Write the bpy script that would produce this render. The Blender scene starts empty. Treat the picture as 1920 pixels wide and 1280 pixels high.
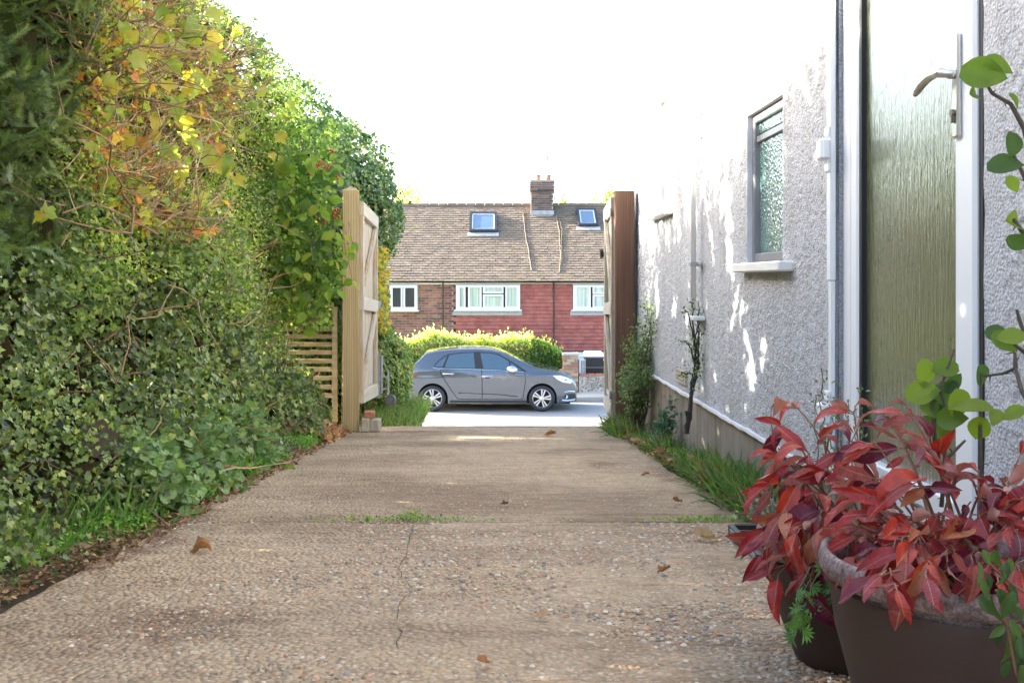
import bpy, bmesh, math, random
import numpy as np
from mathutils import Vector, Matrix

S = bpy.context.scene
C = S.collection
rng = np.random.default_rng(11)
random.seed(11)
R = math.radians

# ------------------------------------------------------------------ camera, sky, sun, exposure
F = 1840.0                                   # focal length in pixels of the 1920 px wide photograph
cam_data = bpy.data.cameras.new('camera')
cam = bpy.data.objects.new('camera', cam_data)
C.objects.link(cam)
cam.rotation_euler = (R(90), 0, 0)
cam_data.sensor_width = 36
cam_data.lens = 36 * F / 1920
cam_data.shift_x = 39 / 1920
cam_data.shift_y = -114 / 1920
cam_data.clip_start = 0.05
cam_data.clip_end = 3000
S.camera = cam

SUN_EL, SUN_BACK = 20.0, 17.0                # elevation; degrees beyond due left
world = bpy.data.worlds.new('World')
S.world = world
world.use_nodes = True
wn = world.node_tree
sky = wn.nodes.new('ShaderNodeTexSky')
sky.sky_type = 'NISHITA'
sky.sun_disc = False
sky.sun_elevation = R(SUN_EL)
sky.sun_rotation = R(-(90 - SUN_BACK))
sky.air_density = 1.0
sky.dust_density = 3.0
sky.ozone_density = 1.0
wn.links.new(sky.outputs[0], wn.nodes['Background'].inputs[0])
wn.nodes['Background'].inputs[1].default_value = 0.14
sun_data = bpy.data.lights.new('sun', 'SUN')
sun_data.energy = 4.6
sun_data.angle = R(0.55)
sun_data.color = (1.0, 0.93, 0.80)
sun = bpy.data.objects.new('sun', sun_data)
C.objects.link(sun)
ce, se = math.cos(R(SUN_EL)), math.sin(R(SUN_EL))
cb, sb = math.cos(R(SUN_BACK)), math.sin(R(SUN_BACK))
TO_SUN = np.array([-ce * cb, ce * sb, se])
sun.rotation_euler = Vector(TO_SUN).to_track_quat('Z', 'Y').to_euler()
sun.location = (-20, 10, 12)
S.view_settings.view_transform = 'Standard'
S.view_settings.look = 'None'
S.view_settings.gamma = 1
S.view_settings.use_curve_mapping = False
S.view_settings.exposure = 2.8

# ------------------------------------------------------------------ helpers
def at(px, py, y):                           # a pixel of the photograph at depth y
    return ((px - 921) * y / F, y, (526 - py) * y / F)

def tag(o, label=None, cat=None, group=None, kind=None):
    if label: o['label'] = label
    if cat: o['category'] = cat
    if group: o['group'] = group
    if kind: o['kind'] = kind
    return o

def thing(name, loc, label, cat, group=None):
    o = bpy.data.objects.new(name, None)
    o.empty_display_size = 0.1
    o.location = loc
    C.objects.link(o)
    return tag(o, label, cat, group)

def wloc(o):
    v = Vector((0, 0, 0))
    while o is not None:
        v += o.location
        o = o.parent
    return v

def place(name, mesh, loc=(0, 0, 0), parent=None, rot=None):
    o = bpy.data.objects.new(name, mesh)
    o.location = loc
    if rot is not None: o.rotation_euler = rot
    if parent is not None: o.parent = parent
    C.objects.link(o)
    return o

class MB:
    """collects shapes in world coordinates and links them as one mesh object"""
    def __init__(s): s.v, s.f = [], []
    def add(s, vs, fs):
        b = len(s.v)
        s.v += [tuple(p) for p in vs]
        s.f += [tuple(b + i for i in f) for f in fs]
    def box(s, x0, x1, y0, y1, z0, z1, bev=0.0):
        if bev <= 0:
            s.add([(x, y, z) for z in (z0, z1) for y in (y0, y1) for x in (x0, x1)],
                  [(0, 2, 3, 1), (4, 5, 7, 6), (0, 1, 5, 4), (2, 6, 7, 3), (0, 4, 6, 2), (1, 3, 7, 5)])
        else:
            bm = bmesh.new()
            bmesh.ops.create_cube(bm, size=1)
            for v in bm.verts:
                v.co = Vector(((x0 + x1) / 2 + v.co.x * (x1 - x0), (y0 + y1) / 2 + v.co.y * (y1 - y0), (z0 + z1) / 2 + v.co.z * (z1 - z0)))
            bmesh.ops.bevel(bm, geom=bm.edges[:], offset=bev, segments=1, affect='EDGES')
            s.bm(bm)
    def bm(s, bm, M=None):
        bm.verts.index_update()
        s.add([(M @ v.co) if M else v.co.copy() for v in bm.verts], [[v.index for v in f.verts] for f in bm.faces])
        bm.free()
    def obox(s, M, sx, sy, sz, bev=0.0):        # box of size s about the origin, placed by matrix M
        m = MB(); m.box(-sx / 2, sx / 2, -sy / 2, sy / 2, -sz / 2, sz / 2, bev)
        s.add([M @ Vector(p) for p in m.v], m.f)
    def bar(s, a, b, w, d, up=(0, 0, 1), bev=0.0):  # rectangular bar from a to b
        a, b = Vector(a), Vector(b)
        z = (b - a).normalized(); x = z.cross(Vector(up))
        if x.length < 1e-4: x = z.cross(Vector((1, 0, 0)))
        x.normalize(); y = z.cross(x)
        M = Matrix((x, y, z)).transposed().to_4x4(); M.translation = (a + b) / 2
        s.obox(M, w, d, (b - a).length, bev)
    def tube(s, pts, r, n=6, cap=True):
        pts = [Vector(p) for p in pts]
        rs = r if isinstance(r, (list, tuple)) else [r] * len(pts)
        rings = []; ref = Vector((0.31, 0.87, 0.4))
        for i, p in enumerate(pts):
            t = (pts[min(i + 1, len(pts) - 1)] - pts[max(i - 1, 0)])
            t = t.normalized() if t.length > 1e-9 else Vector((0, 0, 1))
            x = t.cross(ref)
            if x.length < 1e-3: x = t.cross(Vector((1, 0, 0)))
            x.normalize(); y = t.cross(x)
            rings.append([p + rs[i] * (x * math.cos(2 * math.pi * k / n) + y * math.sin(2 * math.pi * k / n)) for k in range(n)])
        fs = []
        for i in range(len(pts) - 1):
            for k in range(n):
                k2 = (k + 1) % n
                fs.append((i * n + k, i * n + k2, (i + 1) * n + k2, (i + 1) * n + k))
        if cap:
            fs.append(tuple(reversed(range(n)))); fs.append(tuple((len(pts) - 1) * n + k for k in range(n)))
        s.add([q for ring in rings for q in ring], fs)
    def lathe(s, prof, n, M=None, close=False):     # prof: (r, z)
        vs = [(r * math.cos(2 * math.pi * k / n), r * math.sin(2 * math.pi * k / n), z) for r, z in prof for k in range(n)]
        if M is not None: vs = [M @ Vector(v) for v in vs]
        fs = []
        m = len(prof)
        for i in range(m if close else m - 1):
            for k in range(n):
                k2, i2 = (k + 1) % n, (i + 1) % m
                fs.append((i * n + k, i * n + k2, i2 * n + k2, i2 * n + k))
        s.add(vs, fs)
    def mesh(s, name, m, origin=(0, 0, 0), smooth=False):
        me = bpy.data.meshes.new(name)
        o = Vector(origin)
        me.from_pydata([Vector(v) - o for v in s.v], [], s.f)
        if m: me.materials.append(m)
        if smooth:
            me.polygons.foreach_set('use_smooth', [True] * len(me.polygons))
        me.update()
        return me
    def build(s, name, m, parent=None, smooth=False):
        o = wloc(parent) if parent is not None else Vector((0, 0, 0))
        return place(name, s.mesh(name, m, o, smooth), (0, 0, 0), parent)

def np_mesh(name, V, Fs, m, col=None, smooth=True):
    """V (n,3); Fs list of int arrays (m,3) or (m,4); col (n,3) per vertex"""
    me = bpy.data.meshes.new(name)
    V = np.asarray(V, dtype=np.float32)
    Fs = [np.asarray(f, dtype=np.int32) for f in Fs if len(f)]
    loops = np.concatenate([f.ravel() for f in Fs])
    tot = np.concatenate([np.full(len(f), f.shape[1], dtype=np.int32) for f in Fs])
    start = np.concatenate([[0], np.cumsum(tot)[:-1]]).astype(np.int32)
    me.vertices.add(len(V)); me.vertices.foreach_set('co', V.ravel())
    me.loops.add(len(loops)); me.loops.foreach_set('vertex_index', loops)
    me.polygons.add(len(tot)); me.polygons.foreach_set('loop_start', start)
    me.polygons.foreach_set('loop_total', tot)
    me.polygons.foreach_set('use_smooth', np.full(len(tot), bool(smooth)))
    if col is not None:
        a = me.attributes.new('Col', 'FLOAT_COLOR', 'POINT')
        c = np.ones((len(V), 4), dtype=np.float32); c[:, :3] = col
        a.data.foreach_set('color', c.ravel())
    if m: me.materials.append(m)
    me.update(calc_edges=True); me.validate()
    return me

def np_obj(name, V, Fs, m, parent=None, col=None, smooth=True):
    if parent is not None: V = np.asarray(V) - np.array(wloc(parent))
    return place(name, np_mesh(name, V, Fs, m, col, smooth), (0, 0, 0), parent)

def unit(a): return a / np.maximum(np.linalg.norm(a, axis=-1, keepdims=True), 1e-9)

def scatter(tv, tf, P, D, N, size, col, widen=None):
    """copies of a flat template (length along y, facing z): returns V, [F], col"""
    tv = np.asarray(tv, dtype=float); n, k = len(P), len(tv)
    D = unit(D); X = unit(np.cross(D, N)); Z = np.cross(X, D)
    sx = size if widen is None else size * widen
    V = (P[:, None, :] + X[:, None, :] * (tv[None, :, 0:1] * sx[:, None, None])
         + D[:, None, :] * (tv[None, :, 1:2] * size[:, None, None]) + Z[:, None, :] * (tv[None, :, 2:3] * size[:, None, None]))
    base = (np.arange(n) * k)[:, None, None]
    Fs = [(np.asarray(f)[None] + base).reshape(-1, np.asarray(f).shape[1]) for f in tf]
    return V.reshape(-1, 3), Fs, np.repeat(col, k, axis=0)

def join(parts):
    Vs, Fs, Cs, b = [], {}, [], 0
    for V, fl, c in parts:
        for f in fl:
            Fs.setdefault(f.shape[1], []).append(f + b)
        Vs.append(V); Cs.append(c); b += len(V)
    return np.concatenate(Vs), [np.concatenate(x) for x in Fs.values()], np.concatenate(Cs)

_lat = np.random.default_rng(5).random((8, 256, 256))
def vnoise(x, y, k=0):                        # smooth value noise, -1..1
    x, y = np.asarray(x, float), np.asarray(y, float)
    xi, yi = np.floor(x).astype(int), np.floor(y).astype(int)
    fx, fy = x - xi, y - yi
    fx, fy = fx * fx * (3 - 2 * fx), fy * fy * (3 - 2 * fy)
    L = _lat[k]
    g = lambda a, b: L[a % 256, b % 256]
    return 2 * ((g(xi, yi) * (1 - fx) + g(xi + 1, yi) * fx) * (1 - fy) + (g(xi, yi + 1) * (1 - fx) + g(xi + 1, yi + 1) * fx) * fy) - 1

# ------------------------------------------------------------------ materials
def new_mat(name):
    m = bpy.data.materials.new(name); m.use_nodes = True
    nt = m.node_tree
    return m, nt, nt.nodes['Principled BSDF'], nt.nodes['Material Output']

def noise_node(nt, scale, detail=4, rough=0.6, coord='Object', stretch=None):
    tc = nt.nodes.new('ShaderNodeTexCoord')
    n = nt.nodes.new('ShaderNodeTexNoise')
    n.inputs['Scale'].default_value = scale; n.inputs['Detail'].default_value = detail; n.inputs['Roughness'].default_value = rough
    src = nt.nodes.new('ShaderNodeNewGeometry').outputs['Position'] if coord == 'World' else tc.outputs[coord]
    if stretch:
        mp = nt.nodes.new('ShaderNodeMapping'); mp.inputs['Scale'].default_value = stretch
        nt.links.new(src, mp.inputs[0]); src = mp.outputs[0]
    nt.links.new(src, n.inputs['Vector'])
    return n

def ramp(nt, src, stops):
    r = nt.nodes.new('ShaderNodeValToRGB')
    e = r.color_ramp.elements
    while len(e) < len(stops): e.new(0.5)
    for el, (p, c) in zip(e, stops):
        el.position = p; el.color = (*c, 1) if len(c) == 3 else c
    nt.links.new(src, r.inputs[0])
    return r

def mixc(nt, fac, a, b, mode='MIX'):
    m = nt.nodes.new('ShaderNodeMix'); m.data_type = 'RGBA'; m.blend_type = mode
    for s, v in ((m.inputs[0], fac), (m.inputs[6], a), (m.inputs[7], b)):
        if hasattr(v, 'is_output') or isinstance(v, bpy.types.NodeSocket): nt.links.new(v, s)
        else: s.default_value = v if isinstance(v, (int, float)) else (*v, 1)
    return m.outputs[2]

def bump(nt, b, h, strength=0.3, dist=0.005):
    n = nt.nodes.new('ShaderNodeBump'); n.inputs['Strength'].default_value = strength; n.inputs['Distance'].default_value = dist
    nt.links.new(h, n.inputs['Height']); nt.links.new(n.outputs[0], b.inputs['Normal'])
    return n

def mat(name, c, rough=0.6, metal=0.0, var=0.15, scale=8, bumps=0.0, bscale=60, coord='Object', stretch=None, spec=0.5, coat=0.0, bdist=0.004):
    """a plain painted or natural surface with some uneven tone and fine relief"""
    m, nt, b, o = new_mat(name)
    b.inputs['Roughness'].default_value = rough; b.inputs['Metallic'].default_value = metal
    b.inputs['Specular IOR Level'].default_value = spec; b.inputs['Coat Weight'].default_value = coat
    if var > 0:
        n = noise_node(nt, scale, 5, 0.6, coord, stretch)
        r = ramp(nt, n.outputs['Fac'], [(0.25, tuple(x * (1 - var) for x in c)), (0.75, tuple(min(1, x * (1 + var)) for x in c))])
        nt.links.new(r.outputs[0], b.inputs['Base Color'])
    else: b.inputs['Base Color'].default_value = (*c, 1)
    if bumps > 0:
        n2 = noise_node(nt, bscale, 3, 0.6, coord, stretch)
        bump(nt, b, n2.outputs['Fac'], bumps, bdist)
    return m

def leaf_mat(name, trans=0.35, rough=0.42, spec=0.4, under=None, attr=True, c=(0.05, 0.1, 0.03)):
    """leaf: diffuse + gloss on the face, some light comes through; colour per leaf from its Col attribute"""
    m, nt, b, o = new_mat(name)
    if attr:
        a = nt.nodes.new('ShaderNodeAttribute'); a.attribute_name = 'Col'; src = a.outputs['Color']
    else:
        rgb = nt.nodes.new('ShaderNodeRGB'); rgb.outputs[0].default_value = (*c, 1); src = rgb.outputs[0]
    n = noise_node(nt, 90, 2, 0.5)
    v = nt.nodes.new('ShaderNodeMapRange'); v.inputs['From Min'].default_value = 0.3; v.inputs['From Max'].default_value = 0.7
    v.inputs['To Min'].default_value = 0.8; v.inputs['To Max'].default_value = 1.2
    nt.links.new(n.outputs['Fac'], v.inputs[0])
    vm = nt.nodes.new('ShaderNodeVectorMath'); vm.operation = 'SCALE'
    nt.links.new(src, vm.inputs[0]); nt.links.new(v.outputs[0], vm.inputs['Scale'])
    src = vm.outputs[0]
    if under:
        g = nt.nodes.new('ShaderNodeNewGeometry')
        src = mixc(nt, g.outputs['Backfacing'], src, under)
    nt.links.new(src, b.inputs['Base Color'])
    b.inputs['Roughness'].default_value = rough; b.inputs['Specular IOR Level'].default_value = spec
    t = nt.nodes.new('ShaderNodeBsdfTranslucent')
    tc = mixc(nt, 1.0, src, (1.6, 1.7, 0.8), 'MULTIPLY')
    nt.links.new(tc, t.inputs[0])
    mx = nt.nodes.new('ShaderNodeMixShader'); mx.inputs[0].default_value = trans
    nt.links.new(b.outputs[0], mx.inputs[1]); nt.links.new(t.outputs[0], mx.inputs[2]); nt.links.new(mx.outputs[0], o.inputs[0])
    return m

def col_mat(name, rough=0.8, var=0.12, scale=40, bumps=0.2, bscale=150, moss=None):
    """colour from the Col attribute of the mesh (bricks, tiles, pebbles) with grain; moss: (colour, scale, threshold) growing on top in patches"""
    m, nt, b, o = new_mat(name)
    a = nt.nodes.new('ShaderNodeAttribute'); a.attribute_name = 'Col'
    n = noise_node(nt, scale, 4, 0.6, 'World')
    v = ramp(nt, n.outputs['Fac'], [(0.3, (1 - var,) * 3), (0.7, (1 + var,) * 3)])
    src = mixc(nt, 1.0, a.outputs['Color'], v.outputs[0], 'MULTIPLY')
    if moss:
        mn = noise_node(nt, moss[1], 5, 0.65, 'World')
        f = ramp(nt, mn.outputs['Fac'], [(moss[2], (0, 0, 0)), (moss[2] + 0.1, (0.85, 0.85, 0.85))])
        src = mixc(nt, f.outputs[0], src, moss[0])
    nt.links.new(src, b.inputs['Base Color'])
    b.inputs['Roughness'].default_value = rough
    n2 = noise_node(nt, bscale, 2, 0.6, 'World'); bump(nt, b, n2.outputs['Fac'], bumps, 0.004)
    return m

def wood_mat(name, c1, c2, axis='z', rough=0.75, grey=None, scale=1.0):
    m, nt, b, o = new_mat(name)
    st = {'z': (22 * scale, 22 * scale, 1.1 * scale), 'x': (1.1 * scale, 22 * scale, 22 * scale), 'y': (22 * scale, 1.1 * scale, 22 * scale)}[axis]
    n = noise_node(nt, 1.0, 6, 0.65, 'World', st)
    w = nt.nodes.new('ShaderNodeTexWave'); w.wave_type = 'BANDS'; w.bands_direction = 'X'
    w.inputs['Scale'].default_value = 0.9; w.inputs['Distortion'].default_value = 6; w.inputs['Detail'].default_value = 3
    mp = nt.nodes.new('ShaderNodeMapping'); mp.inputs['Scale'].default_value = st
    g = nt.nodes.new('ShaderNodeNewGeometry'); nt.links.new(g.outputs['Position'], mp.inputs[0]); nt.links.new(mp.outputs[0], w.inputs['Vector'])
    r = ramp(nt, n.outputs['Fac'], [(0.3, c1), (0.7, c2)])
    wr = ramp(nt, w.outputs['Fac'], [(0.0, (0.72, 0.70, 0.68)), (0.5, (1, 1, 1))])
    src = mixc(nt, 1.0, r.outputs[0], wr.outputs[0], 'MULTIPLY')
    if grey:
        n3 = noise_node(nt, 3.0, 4, 0.6, 'World')
        f = ramp(nt, n3.outputs['Fac'], [(0.42, (0, 0, 0)), (0.62, (0.8, 0.8, 0.8))])
        src = mixc(nt, f.outputs[0], src, grey)
    nt.links.new(src, b.inputs['Base Color']); b.inputs['Roughness'].default_value = rough
    bump(nt, b, n.outputs['Fac'], 0.35, 0.003)
    return m

def glass_mat(name, c, rough=0.1, kind='flat', spec=0.8):
    """obscured or reflective window glass: dark room behind, gloss in front"""
    m, nt, b, o = new_mat(name)
    b.inputs['Roughness'].default_value = rough; b.inputs['Specular IOR Level'].default_value = spec
    b.inputs['Base Color'].default_value = (*c, 1)
    b.inputs['Coat Weight'].default_value = 1.0; b.inputs['Coat Roughness'].default_value = 0.04; b.inputs['Coat IOR'].default_value = 2.6
    if kind == 'reeded':
        n = noise_node(nt, 1.0, 4, 0.6, 'World', (1, 190, 9))
        n2 = noise_node(nt, 1.0, 2, 0.5, 'World', (1, 60, 14))
        mx = nt.nodes.new('ShaderNodeMath'); mx.operation = 'ADD'
        nt.links.new(n.outputs['Fac'], mx.inputs[0]); nt.links.new(n2.outputs['Fac'], mx.inputs[1])
        bm_ = bump(nt, b, mx.outputs[0], 0.4, 0.003)
        nt.links.new(bm_.outputs[0], b.inputs['Coat Normal'])
        r = ramp(nt, n.outputs['Fac'], [(0.35, tuple(x * 0.7 for x in c)), (0.65, tuple(x * 1.35 for x in c))])
        nt.links.new(r.outputs[0], b.inputs['Base Color'])
    elif kind == 'stippled':
        n = nt.nodes.new('ShaderNodeTexVoronoi'); n.feature = 'SMOOTH_F1'; n.inputs['Scale'].default_value = 85
        g = nt.nodes.new('ShaderNodeNewGeometry'); nt.links.new(g.outputs['Position'], n.inputs['Vector'])
        bm_ = bump(nt, b, n.outputs['Distance'], 0.8, 0.006)
        nt.links.new(bm_.outputs[0], b.inputs['Coat Normal'])
    return m

M = {}
M['white_plastic'] = mat('white_plastic', (0.78, 0.80, 0.83), 0.28, var=0.03, scale=3)
M['white_paint'] = mat('white_paint', (0.78, 0.78, 0.76), 0.5, var=0.06, scale=5, bumps=0.1)
M['black_rubber'] = mat('black_rubber', (0.014, 0.014, 0.016), 0.6, var=0.1)
M['steel'] = mat('steel', (0.72, 0.70, 0.66), 0.34, metal=0.85, var=0.04)
M['zinc'] = mat('zinc', (0.42, 0.43, 0.45), 0.45, metal=0.85, var=0.12, scale=20)
M['dark_void'] = mat('dark_void', (0.012, 0.012, 0.013), 0.9, var=0)
# ------------------------------------------------------------------ the ground
GP = [(-40, -0.45), (0, -0.55), (7.6, -1.124), (10, -1.75), (17, -3.10), (19, -3.14), (25.45, -3.13), (25.6, -3.02), (26.4, -2.95), (900, -2.95)]
def gz(y):
    return np.interp(y, [p[0] for p in GP], [p[1] for p in GP])

def terrain_z(x, y):
    z = gz(y) - 0.035
    road = (y > 16.8) & (y < 26.3)
    z = np.where(road, z - 0.08, z)
    near = np.clip((7.5 - y) / 0.6, 0, 1)
    bank = np.clip((-1.02 - x) / 0.5, 0, 1) * 0.22 * near
    z = z + bank + np.where((np.abs(x) > 0.95) & (y < 7.6), 0.012 * vnoise(x * 5, y * 5), 0)
    # the verge to the left beyond the gate stands higher than the drive
    verge = np.clip((-0.62 - x) / 0.25, 0, 1) * ((y > 7.4) & (y < 13)) * np.clip((13 - y) / 2, 0, 1)
    z = z * (1 - verge) + np.maximum(z, -1.18 - (y - 7.6) * 0.06) * verge
    return z

gx = np.unique(np.concatenate([np.linspace(-900, -60, 12), np.linspace(-60, -4, 22), np.linspace(-4, 3, 71), np.linspace(3, 60, 22), np.linspace(60, 900, 12)]))
gy = np.unique(np.concatenate([np.linspace(-300, -3, 14), np.linspace(-3, 14, 115), np.linspace(14, 30, 48), np.linspace(30, 900, 24)]))
XX, YY = np.meshgrid(gx, gy, indexing='ij')
V = np.stack([XX, YY, terrain_z(XX, YY)], -1).reshape(-1, 3)
nx, ny = len(gx), len(gy)
ii, jj = np.meshgrid(np.arange(nx - 1), np.arange(ny - 1), indexing='ij')
q = (ii * ny + jj).ravel()
m, nt, b, o = new_mat('soil_and_turf')
n = noise_node(nt, 6, 6, 0.7, 'World')
r = ramp(nt, n.outputs['Fac'], [(0.3, (0.035, 0.028, 0.018)), (0.55, (0.075, 0.058, 0.035)), (0.7, (0.05, 0.065, 0.022))])
nt.links.new(r.outputs[0], b.inputs['Base Color']); b.inputs['Roughness'].default_value = 0.95
n2 = noise_node(nt, 70, 4, 0.7, 'World'); bump(nt, b, n2.outputs['Fac'], 0.8, 0.02)
tag(np_obj('ground', V, [np.stack([q, q + ny, q + ny + 1, q + 1], 1)], m, smooth=True), kind='structure')

# ------------------------------------------------------------------ drive: two exposed-aggregate slabs, a steep ramp beyond
m, nt, b, o = new_mat('exposed_aggregate')
big = noise_node(nt, 0.9, 5, 0.6, 'World', (1.0, 1.6, 1))
mid = noise_node(nt, 14, 5, 0.7, 'World')
cell = nt.nodes.new('ShaderNodeTexVoronoi'); cell.inputs['Scale'].default_value = 75
g = nt.nodes.new('ShaderNodeNewGeometry')
nt.links.new(g.outputs['Position'], cell.inputs['Vector'])
base = ramp(nt, mid.outputs['Fac'], [(0.22, (0.22, 0.163, 0.102)), (0.5, (0.39, 0.298, 0.195)), (0.78, (0.52, 0.41, 0.28))])
stain = ramp(nt, big.outputs['Fac'], [(0.34, (0.60, 0.52, 0.45)), (0.50, (0.98, 0.93, 0.88)), (0.7, (1.16, 1.09, 0.98))])
c1 = mixc(nt, 1.0, base.outputs[0], stain.outputs[0], 'MULTIPLY')
sep = nt.nodes.new('ShaderNodeSeparateColor'); nt.links.new(cell.outputs['Color'], sep.inputs[0])
stone = ramp(nt, sep.outputs[0], [(0.0, (0.30, 0.23, 0.15)), (0.35, (0.46, 0.36, 0.245)), (0.6, (0.50, 0.42, 0.32)), (0.8, (0.40, 0.25, 0.15)), (0.93, (0.58, 0.50, 0.40))])
sf = ramp(nt, cell.outputs['Distance'], [(0.34, (0.75, 0.75, 0.75)), (0.5, (0, 0, 0))])
c2 = mixc(nt, sf.outputs[0], c1, mixc(nt, 1.0, stone.outputs[0], stain.outputs[0], 'MULTIPLY'))
# dark damp patches and oil marks that lie on the concrete at two places near the gate
tc = nt.nodes.new('ShaderNodeNewGeometry')
def blot(cx, cy, rx, ry):
    mp = nt.nodes.new('ShaderNodeMapping'); mp.inputs['Location'].default_value = (-cx / rx, -cy / ry, 0); mp.inputs['Scale'].default_value = (1 / rx, 1 / ry, 0)
    nt.links.new(tc.outputs['Position'], mp.inputs[0])
    nn = noise_node(nt, 7, 4, 0.6, 'World')
    ln = nt.nodes.new('ShaderNodeVectorMath'); ln.operation = 'LENGTH'; nt.links.new(mp.outputs[0], ln.inputs[0])
    ad = nt.nodes.new('ShaderNodeMath'); ad.operation = 'MULTIPLY_ADD'; ad.inputs[1].default_value = 1.1
    nt.links.new(nn.outputs['Fac'], ad.inputs[0]); nt.links.new(ln.outputs['Value'], ad.inputs[2])
    return ramp(nt, ad.outputs[0], [(0.62, (0.62, 0.54, 0.50)), (1.5, (1, 1, 1))]).outputs[0]
for args in ((0.55, 5.0, 0.30, 0.45), (-0.55, 7.0, 0.45, 0.35), (-1.0, 3.0, 0.20, 1.3), (0.80, 4.4, 0.18, 1.0), (-.7, 2.0, .6, .5)):
    c2 = mixc(nt, 1.0, c2, blot(*args), 'MULTIPLY')
tamp = noise_node(nt, 1.0, 4, 0.65, 'World', (1.3, 19, 1))
add = nt.nodes.new('ShaderNodeMath'); add.operation = 'SUBTRACT'
nt.links.new(tamp.outputs['Fac'], add.inputs[0]); nt.links.new(cell.outputs['Distance'], add.inputs[1])
tg = ramp(nt, tamp.outputs['Fac'], [(0.34, (0.80, 0.77, 0.73)), (0.47, (1, 1, 1))])
nt.links.new(mixc(nt, 1.0, c2, tg.outputs[0], 'MULTIPLY'), b.inputs['Base Color']); b.inputs['Roughness'].default_value = 0.85
bump(nt, b, add.outputs[0], 0.9, 0.012)
M['aggregate'] = m

def edge_l(y): return -1.06 + 0.035 * vnoise(y * 2.1, 3.3) + 0.012 * vnoise(y * 11, 7.7) + 0.02 * np.clip((y - 4) / 3, 0, 1)
def edge_r(y): return 0.875 + 0.03 * vnoise(y * 1.9, 9.1) + 0.012 * vnoise(y * 12, 1.7)
JOINT = 3.245
drive = tag(bpy.data.objects.new('drive', None), kind='structure'); C.objects.link(drive); drive.location = (0, 3, -0.77)
def slab(y0, y1, name='concrete_slab'):
    ys = np.linspace(y0, y1, int((y1 - y0) / 0.05) + 2); us = np.linspace(0, 1, 41)
    Yg, U = np.meshgrid(ys, us, indexing='ij')
    Xg = edge_l(Yg) * (1 - U) + edge_r(Yg) * U
    Zg = gz(Yg) + 0.004 * vnoise(Xg * 3, Yg * 3, 1) + 0.0025 * vnoise(Xg * 1.2, Yg * 24, 2) - 0.004 * np.exp(-((Yg - y0) / .012) ** 2) - 0.004 * np.exp(-((Yg - y1) / .012) ** 2)
    n0, n1 = len(ys), len(us)
    top = np.stack([Xg, Yg, Zg], -1).reshape(-1, 3); bot = top - [0, 0, 0.09]
    i, j = np.meshgrid(np.arange(n0 - 1), np.arange(n1 - 1), indexing='ij'); q = (i * n1 + j).ravel()
    F1 = np.stack([q, q + 1, q + n1 + 1, q + n1], 1)
    N0 = n0 * n1
    ring = list(range(n1)) + [k * n1 + n1 - 1 for k in range(1, n0)] + [(n0 - 1) * n1 + k for k in range(n1 - 2, -1, -1)] + [k * n1 for k in range(n0 - 2, 0, -1)]
    side = [(ring[k], ring[k] + N0, ring[(k + 1) % len(ring)] + N0, ring[(k + 1) % len(ring)]) for k in range(len(ring))]
    return np_obj(name, np.concatenate([top, bot]), [F1, np.array(side)], M['aggregate'], drive, smooth=False)
slab(-1.0, JOINT - 0.005); slab(JOINT + 0.005, 7.6)
ys = np.linspace(7.605, 17, 30)
V = np.concatenate([np.stack([np.full(30, x), ys, gz(ys)], 1) for x in (-0.62, 0.95)])
i = np.arange(29)
M['pale_concrete'] = mat('pale_concrete', (0.50, 0.48, 0.44), 0.9, var=0.12, scale=1.5, bumps=0.3, coord='World')
np_obj('ramp', V, [np.stack([i, i + 30, i + 31, i + 1], 1)], M['pale_concrete'], drive)

# pebbles standing proud of the worn concrete
def pebbles(n, y0, y1, rmin, rmax, k):
    y = y0 + (y1 - y0) * rng.random(n) ** 1.25
    x = edge_l(y) + 0.02 + (edge_r(y) - edge_l(y) - 0.04) * rng.random(n)
    s = rmin + (rmax - rmin) * rng.random(n) ** 2.2
    ok = (np.abs(y - JOINT) > 0.02) & ((0.5 + 0.5 * vnoise(x * 2, y * 2, 3)) > rng.random(n) * 0.75)
    x, y, s = x[ok], y[ok], s[ok]; n = len(x)
    a = rng.random(n) * 6.283
    P = np.stack([x, y, gz(y) - 0.001], 1)
    D = np.stack([np.cos(a), np.sin(a), rng.normal(0, .12, n)], 1); N = np.stack([rng.normal(0, .15, n), rng.normal(0, .15, n), np.ones(n)], 1)
    t = np.arange(k) * 2 * math.pi / k
    tv = [(0, 0, 0.42)] + [(0.62 * math.cos(q), 0.62 * math.sin(q), 0.33) for q in t] + [(math.cos(q), math.sin(q), -0.05) for q in t]
    f3 = [(0, 1 + i, 1 + (i + 1) % k) for i in range(k)]
    f4 = [(1 + i, 1 + k + i, 1 + k + (i + 1) % k, 1 + (i + 1) % k) for i in range(k)]
    pal = np.array([(0.42, 0.32, 0.21), (0.48, 0.38, 0.27), (0.42, 0.22, 0.12), (0.28, 0.21, 0.14), (0.56, 0.48, 0.39), (0.20, 0.19, 0.18), (0.46, 0.27, 0.16)])
    c = pal[rng.choice(7, n, p=[.27, .17, .15, .20, .05, .07, .09])] * (0.65 + 0.6 * rng.random((n, 1)))
    return scatter(tv, [np.array(f3), np.array(f4)], P, D, N, s, c, 0.55 + 0.5 * rng.random(n))
M['pebble'] = col_mat('pebble', 0.6, 0.1, 80, 0.1, 300)
V, Fs, c = join([pebbles(27000, 1.3, 3.24, 0.0022, 0.0088, 6), pebbles(12000, 2.6, 5.0, 0.002, 0.006, 5)])
tag(np_obj('exposed_pebbles', V, Fs, M['pebble'], drive, c, smooth=True), kind='stuff')

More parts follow.
